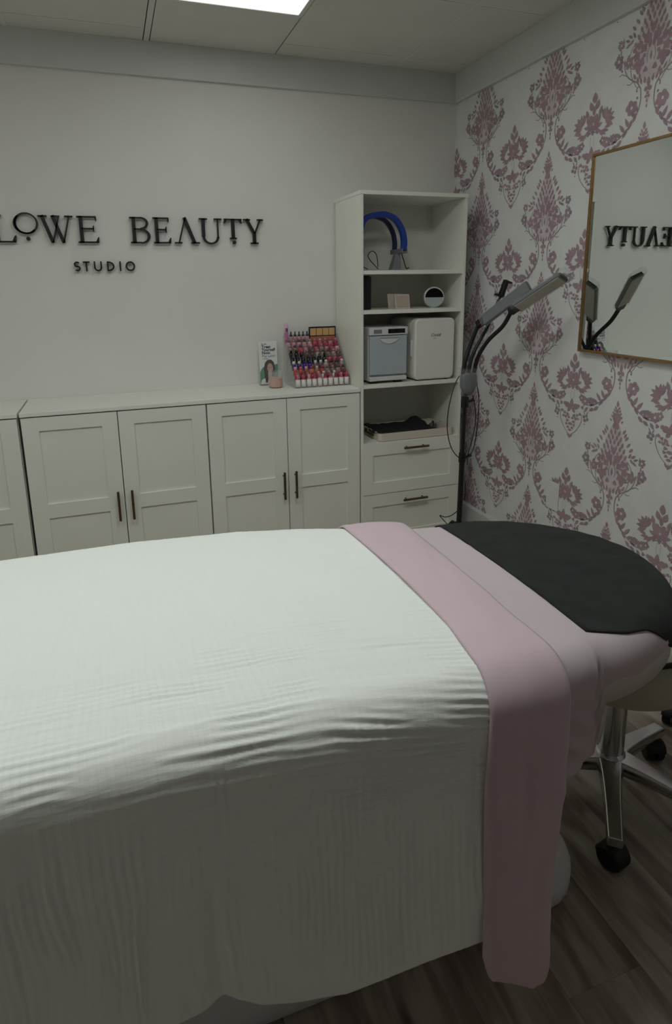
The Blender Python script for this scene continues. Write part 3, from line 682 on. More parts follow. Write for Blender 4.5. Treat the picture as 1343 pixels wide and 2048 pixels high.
amt = along*(topm*(.0006+.0008*edge+.0008*nearm)+frontm*(.0007+.0006*edge))*patch+across*(topm*(.0004+.0010*edge)+frontm*.0030)*np.clip(1.25-patch*.4, .3, 1.3)
amt += grid_*(.0002+.0007*edge*patch+.0009*nearm*topm*patch)+gridx*(.00015*topm+frontm*.0011+.0003*edge)
amt *= 1-.85*sstep(.72, .82, S_)*0
hemk = np.linspace(0, 1, V0.shape[1])[None, :]*np.ones_like(S_); amt *= 1-.85*sstep(.975, 1.0, hemk)
amt += frontm*.009*vnoise(U_*7+.8*S_, S_*1.2, 36)*sstep(.5, .9, S_)
amt += -.006*np.exp(-((U_+1.80-.03*(S_-.6))/.012)**2)*sstep(.52, .62, S_)
amt += .0025*vnoise(U_*2.5, S_*2.5, 37)*topm*(1-edge)
V = normals_displace(rows, -amt)
tag(grid_mesh('muslin_blanket', V, M['muslin'], thick=.003, uvs=uvs), 'white crinkled muslin blanket draped over the bed', 'blanket')
# pink top sheet folded back over the blanket
XP0, XP1 = -1.353, -1.205
NP, NPF = 170, 80; rows = []; cols = 26
for i in range(cols+1):
    u = i/cols; r_ = []
    for part_ in ('far', 'near'):
        n = NPF if part_ == 'far' else NP
        for k in (range(n, 0, -1) if part_ == 'far' else range(n+1)):
            x = XP0+(XP1-XP0)*u; yc = (yn(x)+yf(x))/2; R_B = RN(x)
            if part_ == 'far': W = yf(x)-yc; S_ = s_for(W, RF(x), .4); d = (0, 1)
            else:
                W = yc-yn(x); d = (0, -1); rb = 1-(2*u-1)**2
                S_ = s_for(W, R_B, .172+.062*(1-u)**1.5+.05*max(0, (abs(2*u-1)-.72)/.28)**2)
            s = S_*k/n; R = RF(x) if part_ == 'far' else R_B
            # width narrows a little and wanders down the drop
            dr = max(0, s-.45) if part_ == 'near' else 0
            sg = s if part_ == 'near' else -s; lft = np.interp(sg, [-.35, 0, .2, .36, .5, .95], [-1.347, -1.336, -1.335, -1.352, -1.36, -1.357]); rgh = np.interp(sg, [-.35, 0, .2, .33, .5, .7, .98], [-1.186, -1.203, -1.205, -1.2, -1.208, -1.22, -1.214]); xw_ = lft+(rgh-lft)*u
            puff = .0135+.008*math.sin(PI*u)**.5
            p = section((xw_, yc), d, W, s, R, puff, .05 if part_ == 'near' else 0)
            r_.append(p)
    rows.append(r_)
N_ = np.array(rows); zz = N_[..., 2]; hang = np.clip((ZT_-.02-zz)/.2, 0, 1); uu = np.linspace(0, 1, cols+1)[:, None]*np.ones_like(zz)
amt = hang*(.012*vnoise(uu*4.5+.7*zz, zz*1.6, 41)+.006*vnoise(uu*9, zz*3, 42))+.0015*vnoise(uu*5, N_[..., 1]*14, 43)+hang*.003*vnoise(uu*3+zz*14, zz*20-uu*3, 44)
V = normals_displace(rows, -amt)
tag(grid_mesh('folded_top_sheet', V, M['pink'], thick=.004), 'dusty pink top sheet folded back over the white blanket edge', 'sheet')
# charcoal towel over the head
def tow_end(ph, W):
    if ph < -1.0: return np.interp(ph, [-PI/2, -1.35, -1.2, -1.0], [.258, .29, W-.055+.04, s_for(W, .055, .70)])
    return s_for(W, .055, np.interp(ph, [-1.0, -.8, -.5, .2, .9, PI/2], [.70, .682, .662, .655, .66, .69]))
rows = []; NT_ = 70
for k in range(97):
    ph = -PI/2+PI*k/96; d, W = head_dir(ph); R = .055
    S_ = tow_end(ph, W); rows.append([section((XS-.0, YCF), d, W, S_*(j+.02)/(NT_+.02), R, .006, -.1) for j in range(NT_+1)])
N_ = np.array(rows); xw, yw, zw = N_[..., 0], N_[..., 1], N_[..., 2]
dn = np.clip((ZT_-.01-zw)/.05, 0, 1)
amt = .0022*vnoise(xw*9+yw*4, yw*16, 51)+.0014*vnoise(xw*22, yw*40, 52)+dn*.006*vnoise(np.arctan2(yw-YCF, xw-XS)*7, zw*7, 53)
jj = np.linspace(0, 1, NT_+1)[None, :]; amt = amt*sstep(0, .12, jj)
V = normals_displace(rows, np.clip(amt, -.003, .02)+.002)
tag(grid_mesh('charcoal_towel', V, M['towel'], thick=.004), 'charcoal towel laid over the rounded head of the bed', 'towel')

# ------------------------------------------------------------------ stool
def caster(parent, c, ang, rw=.03):
    c = Vector(c); d = Vector((math.cos(ang), math.sin(ang), 0)); s = Vector((-d.y, d.x, 0))
    q = MB()
    for k in (-1, 1):
        rr = []
        for w_, r in ((.004, rw*.8), (.004, rw), (.021, rw), (.025, rw*.86), (.026, rw*.3)):
            rr.append([c+Vector((0, 0, rw))+s*w_*k+(d*math.cos(2*PI*j/20)+Vector((0, 0, 1))*math.sin(2*PI*j/20))*r for j in range(20)])
        q.loft(rr)
    o = q.build('caster', M['rubber'], parent, smooth=False)
    hood = MB(); rr = []
    for w_, r in ((-.028, rw*.95), (-.022, rw*1.12), (.022, rw*1.12), (.028, rw*.95)):
        rr.append([c+Vector((0, 0, rw))+s*w_+(d*math.cos(PI*j/12-.3)+Vector((0, 0, 1))*math.sin(PI*j/12-.3))*r for j in range(13)])
    hood.loft(rr, cap=False, closed=False); ho = hood.build('caster_hood', M['rubber'], o)
    sd = ho.modifiers.new('t', 'SOLIDIFY'); sd.thickness = .003
    MB().tube([c+Vector((0, 0, rw*2.0)), c+Vector((0, 0, rw*2.0+.03))], .009, 12).build('caster_stem', M['chrome'], o)
    return o
HB = Vector((-.672, -2.062, 0))
st = thing('rolling_stool', HB, 'rolling stool with cream bucket seat and polished star base under the bed head', 'stool')
a0 = math.atan2(-2.222+2.062, -.806+.672)
for k in range(5):
    a = a0+k*2*PI/5; d = Vector((math.cos(a), math.sin(a), 0)); s = Vector((-d.y, d.x, 0)); R_ = .232
    rings = []
    for t_ in np.linspace(0, 1, 9):
        p = HB+d*(.02+(R_+.004)*t_)+Vector((0, 0, .118-.03*t_**1.2)); hw = .025-.006*t_+.012*(1-t_)**4; hh = .02-.007*t_
        rings.append([p+s*hw*.82+Vector((0, 0, hh)), p+s*hw+Vector((0, 0, hh*.1)), p+s*hw*.9-Vector((0, 0, hh)), p-s*hw*.9-Vector((0, 0, hh)), p-s*hw+Vector((0, 0, hh*.1)), p-s*hw*.82+Vector((0, 0, hh))])
    lg = MB().loft(rings).build('base_leg', M['chrome'], st, bevel=.003)
    caster(st, HB+d*R_, a+.9)
q = MB().lathe(HB, [(.036, .085), (.042, .1), (.04, .135), (.032, .15)], 28); q.build('hub', M['chrome'], st, smooth=True)
MB().lathe(HB, [(.034, .14), (.031, .4)], 28).build('gas_column', M['chrome'], st, bevel=.002)
# bucket seat: bowl whose rim rises to the right-hand back
SC = HB+Vector((-.02, -.01, 0)); rings = []; inner = []
def rimh(a): return .495+.085*(.5+.5*math.cos(a+math.radians(55)))
for t_ in np.linspace(0, 1, 12):
    rr = []
    for j in range(48):
        a = 2*PI*j/48; H = rimh(a); r = .235*(math.sin(t_*PI/2)**.55); z = .392+(H-.392)*(1-math.cos(t_*PI/2))**1.3
        rr.append(SC+Vector((r*math.cos(a), r*math.sin(a), 0))+Vector((0, 0, z)))
    rings.append(rr)
for t_ in np.linspace(1, .02, 8):
    rr = []
    for j in range(48):
        a = 2*PI*j/48; H = rimh(a); r = .21*(math.sin(t_*PI/2)**.7); z = .46+(H-.46)*(1-math.cos(t_*PI/2))**1.6
        rr.append(SC+Vector((r*math.cos(a), r*math.sin(a), 0))+Vector((0, 0, z)))
    inner.append(rr)
MB().loft(rings+inner).build('seat_shell', M['cream'], st, smooth=True)
MB().lathe(SC, [(.14, .462), (.19, .466), (.207, .482), (.196, .5), (.15, .511), (.07, .516), (.005, .517)], 40).build('seat_cushion', M['cream'], st, smooth=True)
pts = [SC+Vector((.226*math.cos(a), .226*math.sin(a), rimh(a)+.004)) for a in np.linspace(0, 2*PI, 61)]
MB().tube(pts, .006, 8).build('piping', mat('dark_piping', (50, 36, 38), .6, var=.1), st, smooth=True)
# low rolling cart at the right edge, only a wheel in view
ct = thing('rolling_cart', (-.16, -2.1, 0), 'small rolling cart at the right edge, just one black wheel showing', 'cart')
for cx, cyy in ((-.272, -1.915), (-.06, -1.915), (-.272+.04, -2.33), (-.06, -2.33)): caster(ct, (cx, cyy, 0), .6, .03)
for z in (.1, .42): MB().box((-.235, -2.36, z), (-.03, -1.885, z+.012)).build('cart_shelf', M['greyp'], ct, bevel=.003)
for cx, cyy in ((-.228, -1.89), (-.036, -1.89), (-.228, -2.353), (-.036, -2.353)): MB().tube([(cx, cyy, .06), (cx, cyy, .5)], .008, 10).build('cart_post', M['chrome'], ct)

# ------------------------------------------------------------------ floor lamp with two wrapped LED panels
LY = -.78; lp = thing('led_floor_lamp', (-.372, LY, 0), 'black tripod floor lamp with two plastic-wrapped LED panels on goosenecks', 'lamp')
B = lambda z: Vector((-.376+.0142*(z-.257), LY, z))
MB().tube([B(.27), B(.6)], .0125, 14).build('pole', M['black'], lp); MB().tube([B(.6), B(.93)], .0095, 14).build('pole', M['black'], lp)
def collar(z0, z1, r, ks):
    q = MB().tube([B(z0), B(z1)], r, 14); c = q.build('collar', M['black'], lp, bevel=.002)
    zc = (z0+z1)/2; MB().tube([B(zc), B(zc)+Vector((.03*ks, -.006, .004)), B(zc)+Vector((.04*ks, -.01, .012))], [.006, .006, .009], 8).build('knob', M['black'], c)
collar(.245, .275, .022, 1); collar(.575, .62, .0165, 1); collar(.835, .885, .0165, 1)
for k in range(3):
    a = math.radians(95+120*k); d = Vector((math.cos(a), math.sin(a), 0))
    MB().tube([B(.262)+d*.018, B(.262)+d*.05, Vector((B(0).x, LY, .012))+d*.29], [.008, .008, .007], 8).build('tripod_leg', M['black'], lp)
    MB().tube([B(.1)+d*.01, Vector((B(0).x, LY, .015+.25*.45))+d*.15], .004, 6).build('brace', M['black'], lp)
MB().tube([B(.1), B(.27)], .0115, 12).build('pole', M['black'], lp)
hc_ = onY(936, 764, LY)
q = MB(); rings = []
for t_, w_ in ((-.062, .012), (-.045, .03), (-.02, .041), (.02, .042), (.034, .04), (.042, .034)):
    rings.append([hc_+Vector((w_*math.cos(2*PI*j/16), .55*w_*math.sin(2*PI*j/16), t_)) for j in range(16)])
q.loft(rings); hub = q.build('neck_hub', M['ledside'], lp, smooth=True)
rings = []
for i, (t_, w_) in enumerate(((-.082, .009), (-.07, .02), (-.045, .038), (-.02, .046), (.02, .047), (.042, .045), (.056, .04), (.066, .046))):
    rings.append([hc_+Vector(((w_+rng.uniform(-.003, .003))*math.cos(2*PI*j/22), .65*(w_+rng.uniform(-.003, .003))*math.sin(2*PI*j/22), t_+rng.uniform(-.004, .004))) for j in range(22)])
MB().loft(rings, cap=False).build('plastic_bag', M['film'], hub)
JA, JB = onY(956, 649, -.80), onY(1022, 622, -1.0)
def neck(pts, r=.0092): return MB().tube(spline(pts, 8), r, 10).build('gooseneck', M['black'], lp, smooth=True)
neck([onY(925, 748, LY), onY(930, 720, LY), onY(940, 690, LY), JA])
neck([onY(936, 748, LY), onY(943, 715, -.775), onY(957, 685, -.77), onY(975, 652, -.765), onY(990, 615, -.76), onY(997, 600, -.76)], .0075)
neck([onY(947, 748, LY), onY(955, 715, -.80), onY(975, 682, -.86), onY(1005, 652, -.95), JB])
def led_panel(J, E_, nrm, L, W_, lab):
    u = (E_-J).normalized(); n = Vector(nrm); n = (n-u*n.dot(u)).normalized(); v = u.cross(n); c = J+u*(L/2+.025)
    q = MB().obox(c, u, v, n, L/2, W_/2, .009); p = q.build('led_panel', M['ledside'], lp, bevel=.004, label=lab)
    MB().obox(c+n*.0095, u, v, n, L/2-.006, W_/2-.005, .0012).build('diffuser', M['led'], p)
    q = MB().obox(J+u*.012, u, v, n, .02, .017, .012); q.build('panel_joint', M['black'], p, bevel=.004)
    MB().obox(c+u*(L/2+.002), u, v, n, .004, W_/2*.8, .007).build('end_cap', M['black'], p)
    rings = []
    for i, t_ in enumerate(np.linspace(-L/2-.01, L/2+.03, 14)):
        rr = []
        for j in range(20):
            a = 2*PI*j/20; k = 1/max(abs(math.cos(a)), abs(math.sin(a)))*.94
            rr.append(c+u*(t_+rng.uniform(-.003, .003))+v*(math.cos(a)*k*(W_/2+.003+rng.uniform(0, .004)))+n*(math.sin(a)*k*(.0125+rng.uniform(0, .003))))
        rings.append(rr)
    MB().loft(rings, cap=False).build('plastic_cover', M['film'], p)
led_panel(JA, onY(1062, 568, -.955), (.6, .3, -.74), .235, .066, 'grey LED panel in crumpled clear plastic, behind the other')
led_panel(JB, onY(1122, 556, -1.17), (-.15, -.72, -.68), .215, .062, 'LED panel with pale diffuser facing the room')
pc = onY(1006, 578, -.76); q = MB(); uu = Vector((.34, 0, .94)); nn = Vector((0, 1, 0)); vv = uu.cross(nn)
q.obox(pc, uu, vv, nn, .035, .0095, .012); q.obox(pc+uu*.037+vv*(-.009), uu, vv, nn, .004, .02, .01); q.obox(pc-uu*.034+vv*.009, uu, vv, nn, .004, .022, .01); q.tube([pc-uu*.03, onY(997, 600, -.76)], .006, 8)
q.build('phone_clamp', M['black'], lp, bevel=.002)
def cable(px, y, r=.0022, name='cable'): return MB().tube(spline([onY(a, b, y+dy) for a, b, dy in px], 8), r, 6).build(name, M['black'], lp, smooth=True)
cable([(918, 752, 0), (908, 772, -.01), (897, 815, -.02), (894, 860, -.02), (903, 898, -.02), (922, 918, -.016), (938, 912, -.02), (948, 890, -.02), (954, 850, -.02), (957, 800, -.01), (951, 756, 0)], LY)
cable([(945, 790, -.01), (951, 830, -.012), (946, 870, -.015), (936, 905, -.016), (934, 930, -.01)], LY)
cable([(929, 960, -.005), (930, 985, -.012), (928, 1000, -.008)], LY)
cable([(914, 1022, -.01), (902, 1031, -.02), (889, 1034, -.03), (879, 1031, -.03), (888, 1042, -.03), (898, 1054, -.03), (902, 1075, -.03)], LY)

# ------------------------------------------------------------------ text helper (flat print)
def text_mesh(name, body, mt, parent, org, right, up, size, bold=0, shear=0, gap=1.0, label=None):
    cu = bpy.data.curves.new(name, 'FONT'); cu.body = body; cu.size = size; cu.offset = bold; cu.shear = shear; cu.space_character = gap; cu.resolution_u = 3
    t_ = bpy.data.objects.new(name, cu); COL.objects.link(t_); dg = bpy.context.evaluated_depsgraph_get(); dg.update()
    me0 = bpy.data.meshes.new_from_object(t_.evaluated_get(dg)); COL.objects.unlink(t_); bpy.data.objects.remove(t_)
    right, up = Vector(right).normalized(), Vector(up).normalized(); q = MB()
    q.v = [tuple(Vector(org)+right*v.co.x+up*v.co.y) for v in me0.vertices]; q.f = [tuple(p.vertices) for p in me0.polygons]
    bpy.data.meshes.remove(me0)
    return q.build(name, mt, parent, label=label)
CT = CABZ
# ------------------------------------------------------------------ brochure in acrylic stand
bc = Vector((-1.102, -.05, CT)); br = thing('brochure_stand', bc, 'upright leaflet with a smiling woman in a clear stand, beside the candle', 'leaflet')
bw, bh = .096, .222; up = Vector((0, .10, 1)).normalized(); rt = Vector((1, 0, 0)); ny = Vector((0, -1, .10)).normalized()
bl = bc+Vector((-bw/2, -.012, .006))
def pt(a, b, d=0): return bl+rt*a*bw+up*b*bh+ny*d
def flat(name, pts, mt, d, par): return MB().poly([pt(a, b, d) for a, b in pts], [tuple(range(len(pts)))]).build(name, mt, par)
cardo = MB().prism([pt(0, 0), pt(1, 0), pt(1, 1), pt(0, 1)], -ny*.0008).build('leaflet', M['card'], br)
circ = lambda cx, cyy, rx, ry, n=20, a0=0, a1=360: [(cx+rx*math.cos(math.radians(a0+(a1-a0)*k/n)), cyy+ry*math.sin(math.radians(a0+(a1-a0)*k/n))) for k in range(n if a1-a0 == 360 else n+1)]
flat('green_field', [(0, 0), (1, 0), (1, .46), (.86, .45), (.78, .4), (.2, .4), (.1, .36), (0, .28)], M['green'], .0003, cardo)
flat('printed_hair', [(.2, .06), (.3, .04), (.42, .1), (.7, .1), (.82, .2), (.86, .36), (.8, .5), (.66, .565), (.46, .565), (.3, .5), (.22, .36), (.26, .22)], M['hair'], .0005, cardo)
flat('printed_blouse', [(0, 0), (.98, 0), (.95, .1), (.75, .16), (.35, .16), (.08, .1)], M['card'], .0006, cardo)
flat('printed_neck', [(.46, .12), (.68, .12), (.64, .28), (.5, .28)], M['skin'], .0007, cardo)
flat('printed_face', circ(.57, .37, .16, .115), M['skin'], .0008, cardo)
flat('printed_hair', [(.38, .42), (.5, .5), (.74, .46), (.76, .52), (.6, .57), (.42, .55), (.34, .46)], M['hair'], .0009, cardo)
for ex in (.5, .64): flat('printed_eye', circ(ex, .39, .022, .008, 8), M['ink'], .001, cardo)
flat('printed_smile', [(.49, .325), (.57, .305), (.65, .325), (.57, .318)], M['card'], .001, cardo)
flat('printed_hair', [(.3, .28), (.4, .3), (.46, .14), (.4, .03), (.3, .03), (.26, .16)], M['hair'], .001, cardo)
flat('logo_mark', circ(.2, .935, .035, .014, 10), M['ink'], .0006, cardo)
flat('logo_line', [(.27, .928), (.44, .928), (.44, .942), (.27, .942)], M['ink'], .0006, cardo)
for k, (tx, sz, bo, mm) in enumerate((('Treat', .021, .0007, 'ink'), ('Yourself', .021, .0007, 'ink'), ('Now.', .021, .0007, 'ink'), ('Pay Later.', .019, 0, 'ink'))):
    text_mesh('print_text', tx, M[mm], cardo, pt(.16, .84-.07*k, .0007), rt, up, sz, bold=bo)
flat('print_line', [(.18, .585), (.5, .585), (.5, .595), (.18, .595)], M['inkg'], .0006, cardo)
q = MB(); q.prism([pt(-.02, -.02, .003), pt(1.02, -.02, .003), pt(1.02, 1.0, .003), pt(-.02, 1.0, .003)], ny*.0015); q.box((bc.x-bw/2-.002, -.075, CT), (bc.x+bw/2+.002, -.022, CT+.003))
q.prism([pt(-.02, -.02, -.003), pt(1.02, -.02, -.003), pt(1.02, 1.0, -.003), pt(-.02, 1.0, -.003)], -ny*.0015); q.build('acrylic_holder', M['acrylic'], br)
# ------------------------------------------------------------------ candle
cc = Vector((-1.093, -.155, CT)); cn = thing('jar_candle', cc, 'pink wax candle in a clear glass jar on the cabinet top', 'candle')
MB().lathe(cc, [(.03, .004), (.0335, .01), (.0345, .05), (.002, .051)], 28).build('wax', M['wax'], cn, smooth=False)
MB().lathe(cc, [(.033, 0), (.0365, .006), (.0375, .085), (.036, .085), (.035, .012), (.001, .008)], 32).build('glass_jar', M['glass'], cn, smooth=True)
MB().tube([cc+Vector((0, 0, .05)), cc+Vector((.001, 0, .062))], .001, 6).build('wick', M['ink'], cn)
# ------------------------------------------------------------------ polish rack
RX0, RX1, RYF, NR = -1.01, -.716, -.236, 9; dz_, dy_ = .0258, .0233
rk = thing('polish_rack', ((RX0+RX1)/2, -.13, CT), 'clear acrylic stepped rack holding rows of nail polish', 'rack')
for i in range(NR):
    z0 = CT+.004+i*dz_; y0 = RYF+i*dy_
    MB().box((RX0, y0, z0-.003), (RX1, y0+dy_+.002, z0)).build('step', M['acrylic'], rk)
    MB().box((RX0, y0-.0015, z0-.003), (RX1, y0, z0+.012)).build('step_lip', M['acrylic'], rk)
for x in (RX0-.003, RX1): MB().prism([(x, RYF-.004, CT), (x, RYF+NR*dy_+.003, CT), (x, RYF+NR*dy_+.003, CT+NR*dz_+.02), (x, RYF+NR*dy_-.02, CT+NR*dz_+.02), (x, RYF-.004, CT+.03)], (.003, 0, 0)).build('side_plate', M['acrylic'], rk)
polish = {}
def pmat(rgb, rough=.15):
    k = tuple(rgb)
    if k not in polish: polish[k] = mat('polish_%d_%d_%d' % k, rgb, rough, coat=.3, var=.04)
    return polish[k]
BODY = MB().lathe((0, 0, 0), [(.0105, 0), (.012, .002), (.012, .026), (.009, .031), (.005, .033)], 12)
CAPS = {'tall': MB().lathe((0, 0, 0), [(.0062, .032), (.0058, .055), (.0048, .058)], 10), 'short': MB().lathe((0, 0, 0), [(.0075, .031), (.0075, .044), (.0066, .046)], 10), 'drop': MB().lathe((0, 0, 0), [(.0085, .031), (.0085, .038), (.0042, .04), (.0038, .052), (.002, .054)], 10)}
LAB = MB().lathe((0, 0, 0), [(.01235, .002), (.01235, .0275)], 12)
mcache = {}
def shared(key, q, mt, smooth=True):
    kk = (key, mt.name)
    if kk not in mcache:
        me = bpy.data.meshes.new(key); me.from_pydata(q.v, [], q.f); me.materials.append(mt); me.shade_smooth(); mcache[kk] = me
    return mcache[kk]
ordn = ['first', 'second', 'third', 'fourth', 'fifth', 'sixth', 'seventh', 'eighth', 'ninth', 'tenth']
rown = ['bottom', 'second', 'third', 'fourth', 'fifth', 'sixth', 'seventh', 'eighth', 'top']
def bottle(x, y, z, body, cap, capk, lab, label, h=1.0):
    r = thing('nail_polish_bottle', (x, y, z), label, 'bottle', 'nail polish bottles on the clear rack'); r.scale = (1, 1, h)
    for nm, me in (('bottle_body', shared('bottle_body', BODY, pmat(body))), ('cap', shared('cap_'+capk, CAPS[capk], pmat(cap, .3)))):
        o = bpy.data.objects.new(nm, me); COL.objects.link(o); o.parent = r
    if lab:
        o = bpy.data.objects.new('paper_label', shared('paper_label', LAB, pmat(lab, .6))); COL.objects.link(o); o.parent = r
WH, BK, PP = (226, 222, 220), (18, 17, 18), (72, 30, 128)
pk = [(190, 84, 108), (168, 70, 88), (206, 124, 140), (140, 60, 76), (220, 160, 166), (128, 66, 74), (190, 128, 132), (204, 72, 92)]
rd = [(180, 76, 70), (196, 92, 84), (156, 62, 60), (206, 118, 102), (172, 100, 94)]
nd = [(150, 128, 122), (128, 108, 104), (168, 140, 134), (116, 84, 88), (96, 76, 78), (180, 156, 150)]
cn_ = lambda c: 'white' if min(c) > 205 else 'black' if max(c) < 40 else 'purple' if c[2] > c[0]+20 else 'grey' if max(c)-min(c) < 26 else 'brown' if c[0] < 135 else 'red' if c[0]-c[2] > 92 and c[0]-c[1] > 92 else 'pink'
for i in range(NR):
    n = 10 if i < 8 else 5; z = CT+.0045+i*dz_; y = RYF+i*dy_+.0122
    for j in range(n):
        x = RX0+.016+j*(RX1-RX0-.032)/9
        if i == 8: x = RX0+.038+j*.0222
        if i == 0: bd, cp, ck, lb = pk[(j*3) % 8], pk[(j*5+2) % 8], 'short', WH
        elif i == 1: bd, cp, ck, lb = (WH, WH, 'short', None) if j in (5, 7) else (pk[(j*2+1) % 8], pk[(j*3) % 8], 'short', None)
        elif i == 2: bd, cp, ck, lb = (rd[j % 5], rd[(j+2) % 5] if j % 2 else (240, 190, 180), 'short', None) if j < 6 else (nd[j % 6], nd[(j+1) % 6], 'short', None)
        elif i == 3: bd, cp, ck, lb = (PP, WH if j < 2 else PP, 'short', None) if j < 4 else ((nd[(j+2) % 6], BK, 'drop', None) if j in (7, 8) else (nd[(j+5) % 6], WH, 'short', None))
        elif i == 4: bd, cp, ck, lb = (BK, BK, 'drop', None) if j < 6 else ((40, 38, 40), BK, 'tall', None)if j == 6 else (pk[j % 8], nd[j % 6], 'short', None)
        elif i == 5: bd, cp, ck, lb = ((24, 22, 24), BK if j != 2 else pk[0], 'short', None) if j < 3 else (nd[j % 6], nd[(j+3) % 6], 'short', None)
        elif i == 6: bd, cp, ck, lb = (nd[j % 6] if j in (0, 1, 4, 6) else pk[(j*3+1) % 8], pk[j % 8] if j > 3 else nd[(j+2) % 6], 'short', None)
        elif i == 7: bd, cp, ck, lb = (pk[(j+2) % 8] if j > 4 else (196, 150, 156), nd[(j+1) % 6] if j < 5 else pk[(j*2) % 8], 'short', None)
        else: bd, cp, ck, lb = (180, 140, 146), BK, 'drop', None
        bottle(x, y, z, bd, cp, ck, lb, '%s nail polish, %s cap%s, %s from left in rack row %s' % (cn_(bd), cn_(cp), ', label' if lb else '', ordn[j], 'at the %s' % rown[i] if i in (0, 8) else rown[i]+' from bottom'), 1.12 if i == 8 else 1.4 if i == 0 else 1)
# palette leaning on the top step and the tube beside it
zt = CT+.004+8*dz_; yt = RYF+8*dy_+.004
pa = thing('powder_palette', (-.806, yt+.01, zt), 'open palette of four tan powders on top of the polish rack', 'palette')
MB().box((-.874, yt+.004, zt+.0005), (-.722, yt+.011, zt+.082)).build('case', M['blackgloss'], pa, bevel=.002)
for k in range(4): MB().box((-.867+k*.0352, yt+.002, zt+.036), (-.867+k*.0352+.032, yt+.0045, zt+.074)).build('powder_pan', M['tan'], pa)
MB().box((-.868, yt+.0025, zt+.003), (-.728, yt+.0045, zt+.031)).build('lower_tray', pmat((168, 104, 84), .5), pa)
tc_ = Vector((RX0+.0125, yt+.008, zt)); tb_ = thing('cosmetic_tube', tc_, 'slim pink and purple tube at the top left of the polish rack', 'tube')
MB().loft([[tc_+Vector((.0105*math.cos(2*PI*j/16), .0105*k_*math.sin(2*PI*j/16), z)) for j in range(16)] for z, k_ in ((.055, 1), (.075, .9), (.098, .5), (.108, .12))]).build('tube_body', pmat((214, 186, 204), .3), tb_, smooth=True)
MB().lathe(tc_, [(.0105, .02), (.0108, .055)], 16).build('tube_print', pmat((190, 120, 170), .3), tb_); MB().lathe(tc_, [(.0108, 0), (.0108, .02)], 16).build('tube_cap', pmat((150, 70, 130), .3), tb_)
MB().box((tc_.x-.006, tc_.y-.0115, zt+.062), (tc_.x+.006, tc_.y-.0098, zt+.08)).build('print_mark', pmat((130, 66, 118), .4), tb_)

# ------------------------------------------------------------------ shelf contents
# blue arched LED light on its stand
z1 = SH[0]; al = thing('arched_led_light', (-.56, -.2, z1), 'blue arched light-therapy band on a grey stand, top shelf', 'light device')
ARC = [(-.418, 1.545), (-.415, 1.6), (-.43, 1.66), (-.47, 1.714), (-.53, 1.738), (-.6, 1.733), (-.648, 1.714), (-.673, 1.672), (-.681, 1.61), (-.681, 1.545)]
def band(yc_, mt, wdt, th_, name, shrink=0):
    P = spline([(a-(.0 if a > -.55 else 0), yc_, z) for a, z in ARC], 5); rings = []
    for k in range(len(P)):
        d = (P[min(k+1, len(P)-1)]-P[max(k-1, 0)]).normalized(); nn = Vector((d.z, 0, -d.x))          # outward
        if nn.dot(P[k]-Vector((-.55, yc_, 1.56))) < 0: nn = -nn
        o_, i_ = P[k]-nn*shrink, P[k]-nn*(shrink+th_); hv = Vector((0, wdt/2, 0)); rings.append([o_-hv, o_+hv, i_+hv, i_-hv])
    return MB().loft(rings).build(name, mt, al, bevel=.003)
band(-.255, M['blue'], .03, .026, 'front_band'); band(-.15, M['navy'], .03, .017, 'rear_band', .006)
MB().box((-.684, -.27, z1+.085), (-.652, -.125, z1+.108)).build('end_clip', M['greyp'], al, bevel=.004)
MB().loft([[(-.685, -.22, z1+.004), (-.635, -.22, z1+.004), (-.635, -.17, z1+.004), (-.685, -.17, z1+.004)], [(-.68, -.21, z1+.088), (-.655, -.21, z1+.088), (-.655, -.18, z1+.088), (-.68, -.18, z1+.088)]]).build('stand_leg', M['greyp'], al, bevel=.002)
MB().box((-.445, -.27, z1+.085), (-.412, -.125, z1+.108)).build('end_clip', M['greyp'], al, bevel=.004)
MB().loft([[(-.475, -.22, z1+.004), (-.425, -.22, z1+.004), (-.425, -.17, z1+.004), (-.475, -.17, z1+.004)], [(-.449, -.21, z1+.088), (-.424, -.21, z1+.088), (-.424, -.18, z1+.088), (-.449, -.18, z1+.088)]]).build('stand_leg', M['greyp'], al, bevel=.002)
MB().box((-.688, -.25, z1), (-.4, -.14, z1+.005)).build('base_plate', M['greyp'], al, bevel=.002)
MB().tube(spline([(-.66, -.235, z1+.09), (-.655, -.245, z1+.03), (-.62, -.24, z1+.008)], 6), .0022, 6).build('wire', M['black'], al)
MB().tube(spline([(-.545, -.2, z1+.01), (-.595, -.2, z1+.06), (-.598, -.2, z1+.085), (-.575, -.2, z1+.098), (-.553, -.2, z1+.075), (-.546, -.2, z1+.02)], 6), .0022, 6).build('wire', M['black'], al)
MB().tube(spline([(-.42, -.21, z1+.09), (-.405, -.21, z1+.05), (-.39, -.21, z1+.012), (-.375, -.21, z1+.016)], 6), .0024, 6).build('wire', M['black'], al)
# dark device on the second shelf
z2 = SH[1]; sp = thing('black_speaker', (-.645, -.25, z2), 'tall black cylindrical speaker behind the shelf side, second shelf', 'speaker')
MB().lathe((-.645, -.25, z2), [(.034, 0), (.037, .004), (.037, .158), (.033, .163)], 28).build('speaker_body', M['black'], sp, smooth=False); MB().lathe((-.645, -.25, z2+.16), [(.03, 0), (.028, .006), (.001, .006)], 24).build('speaker_top', M['blackgloss'], sp)
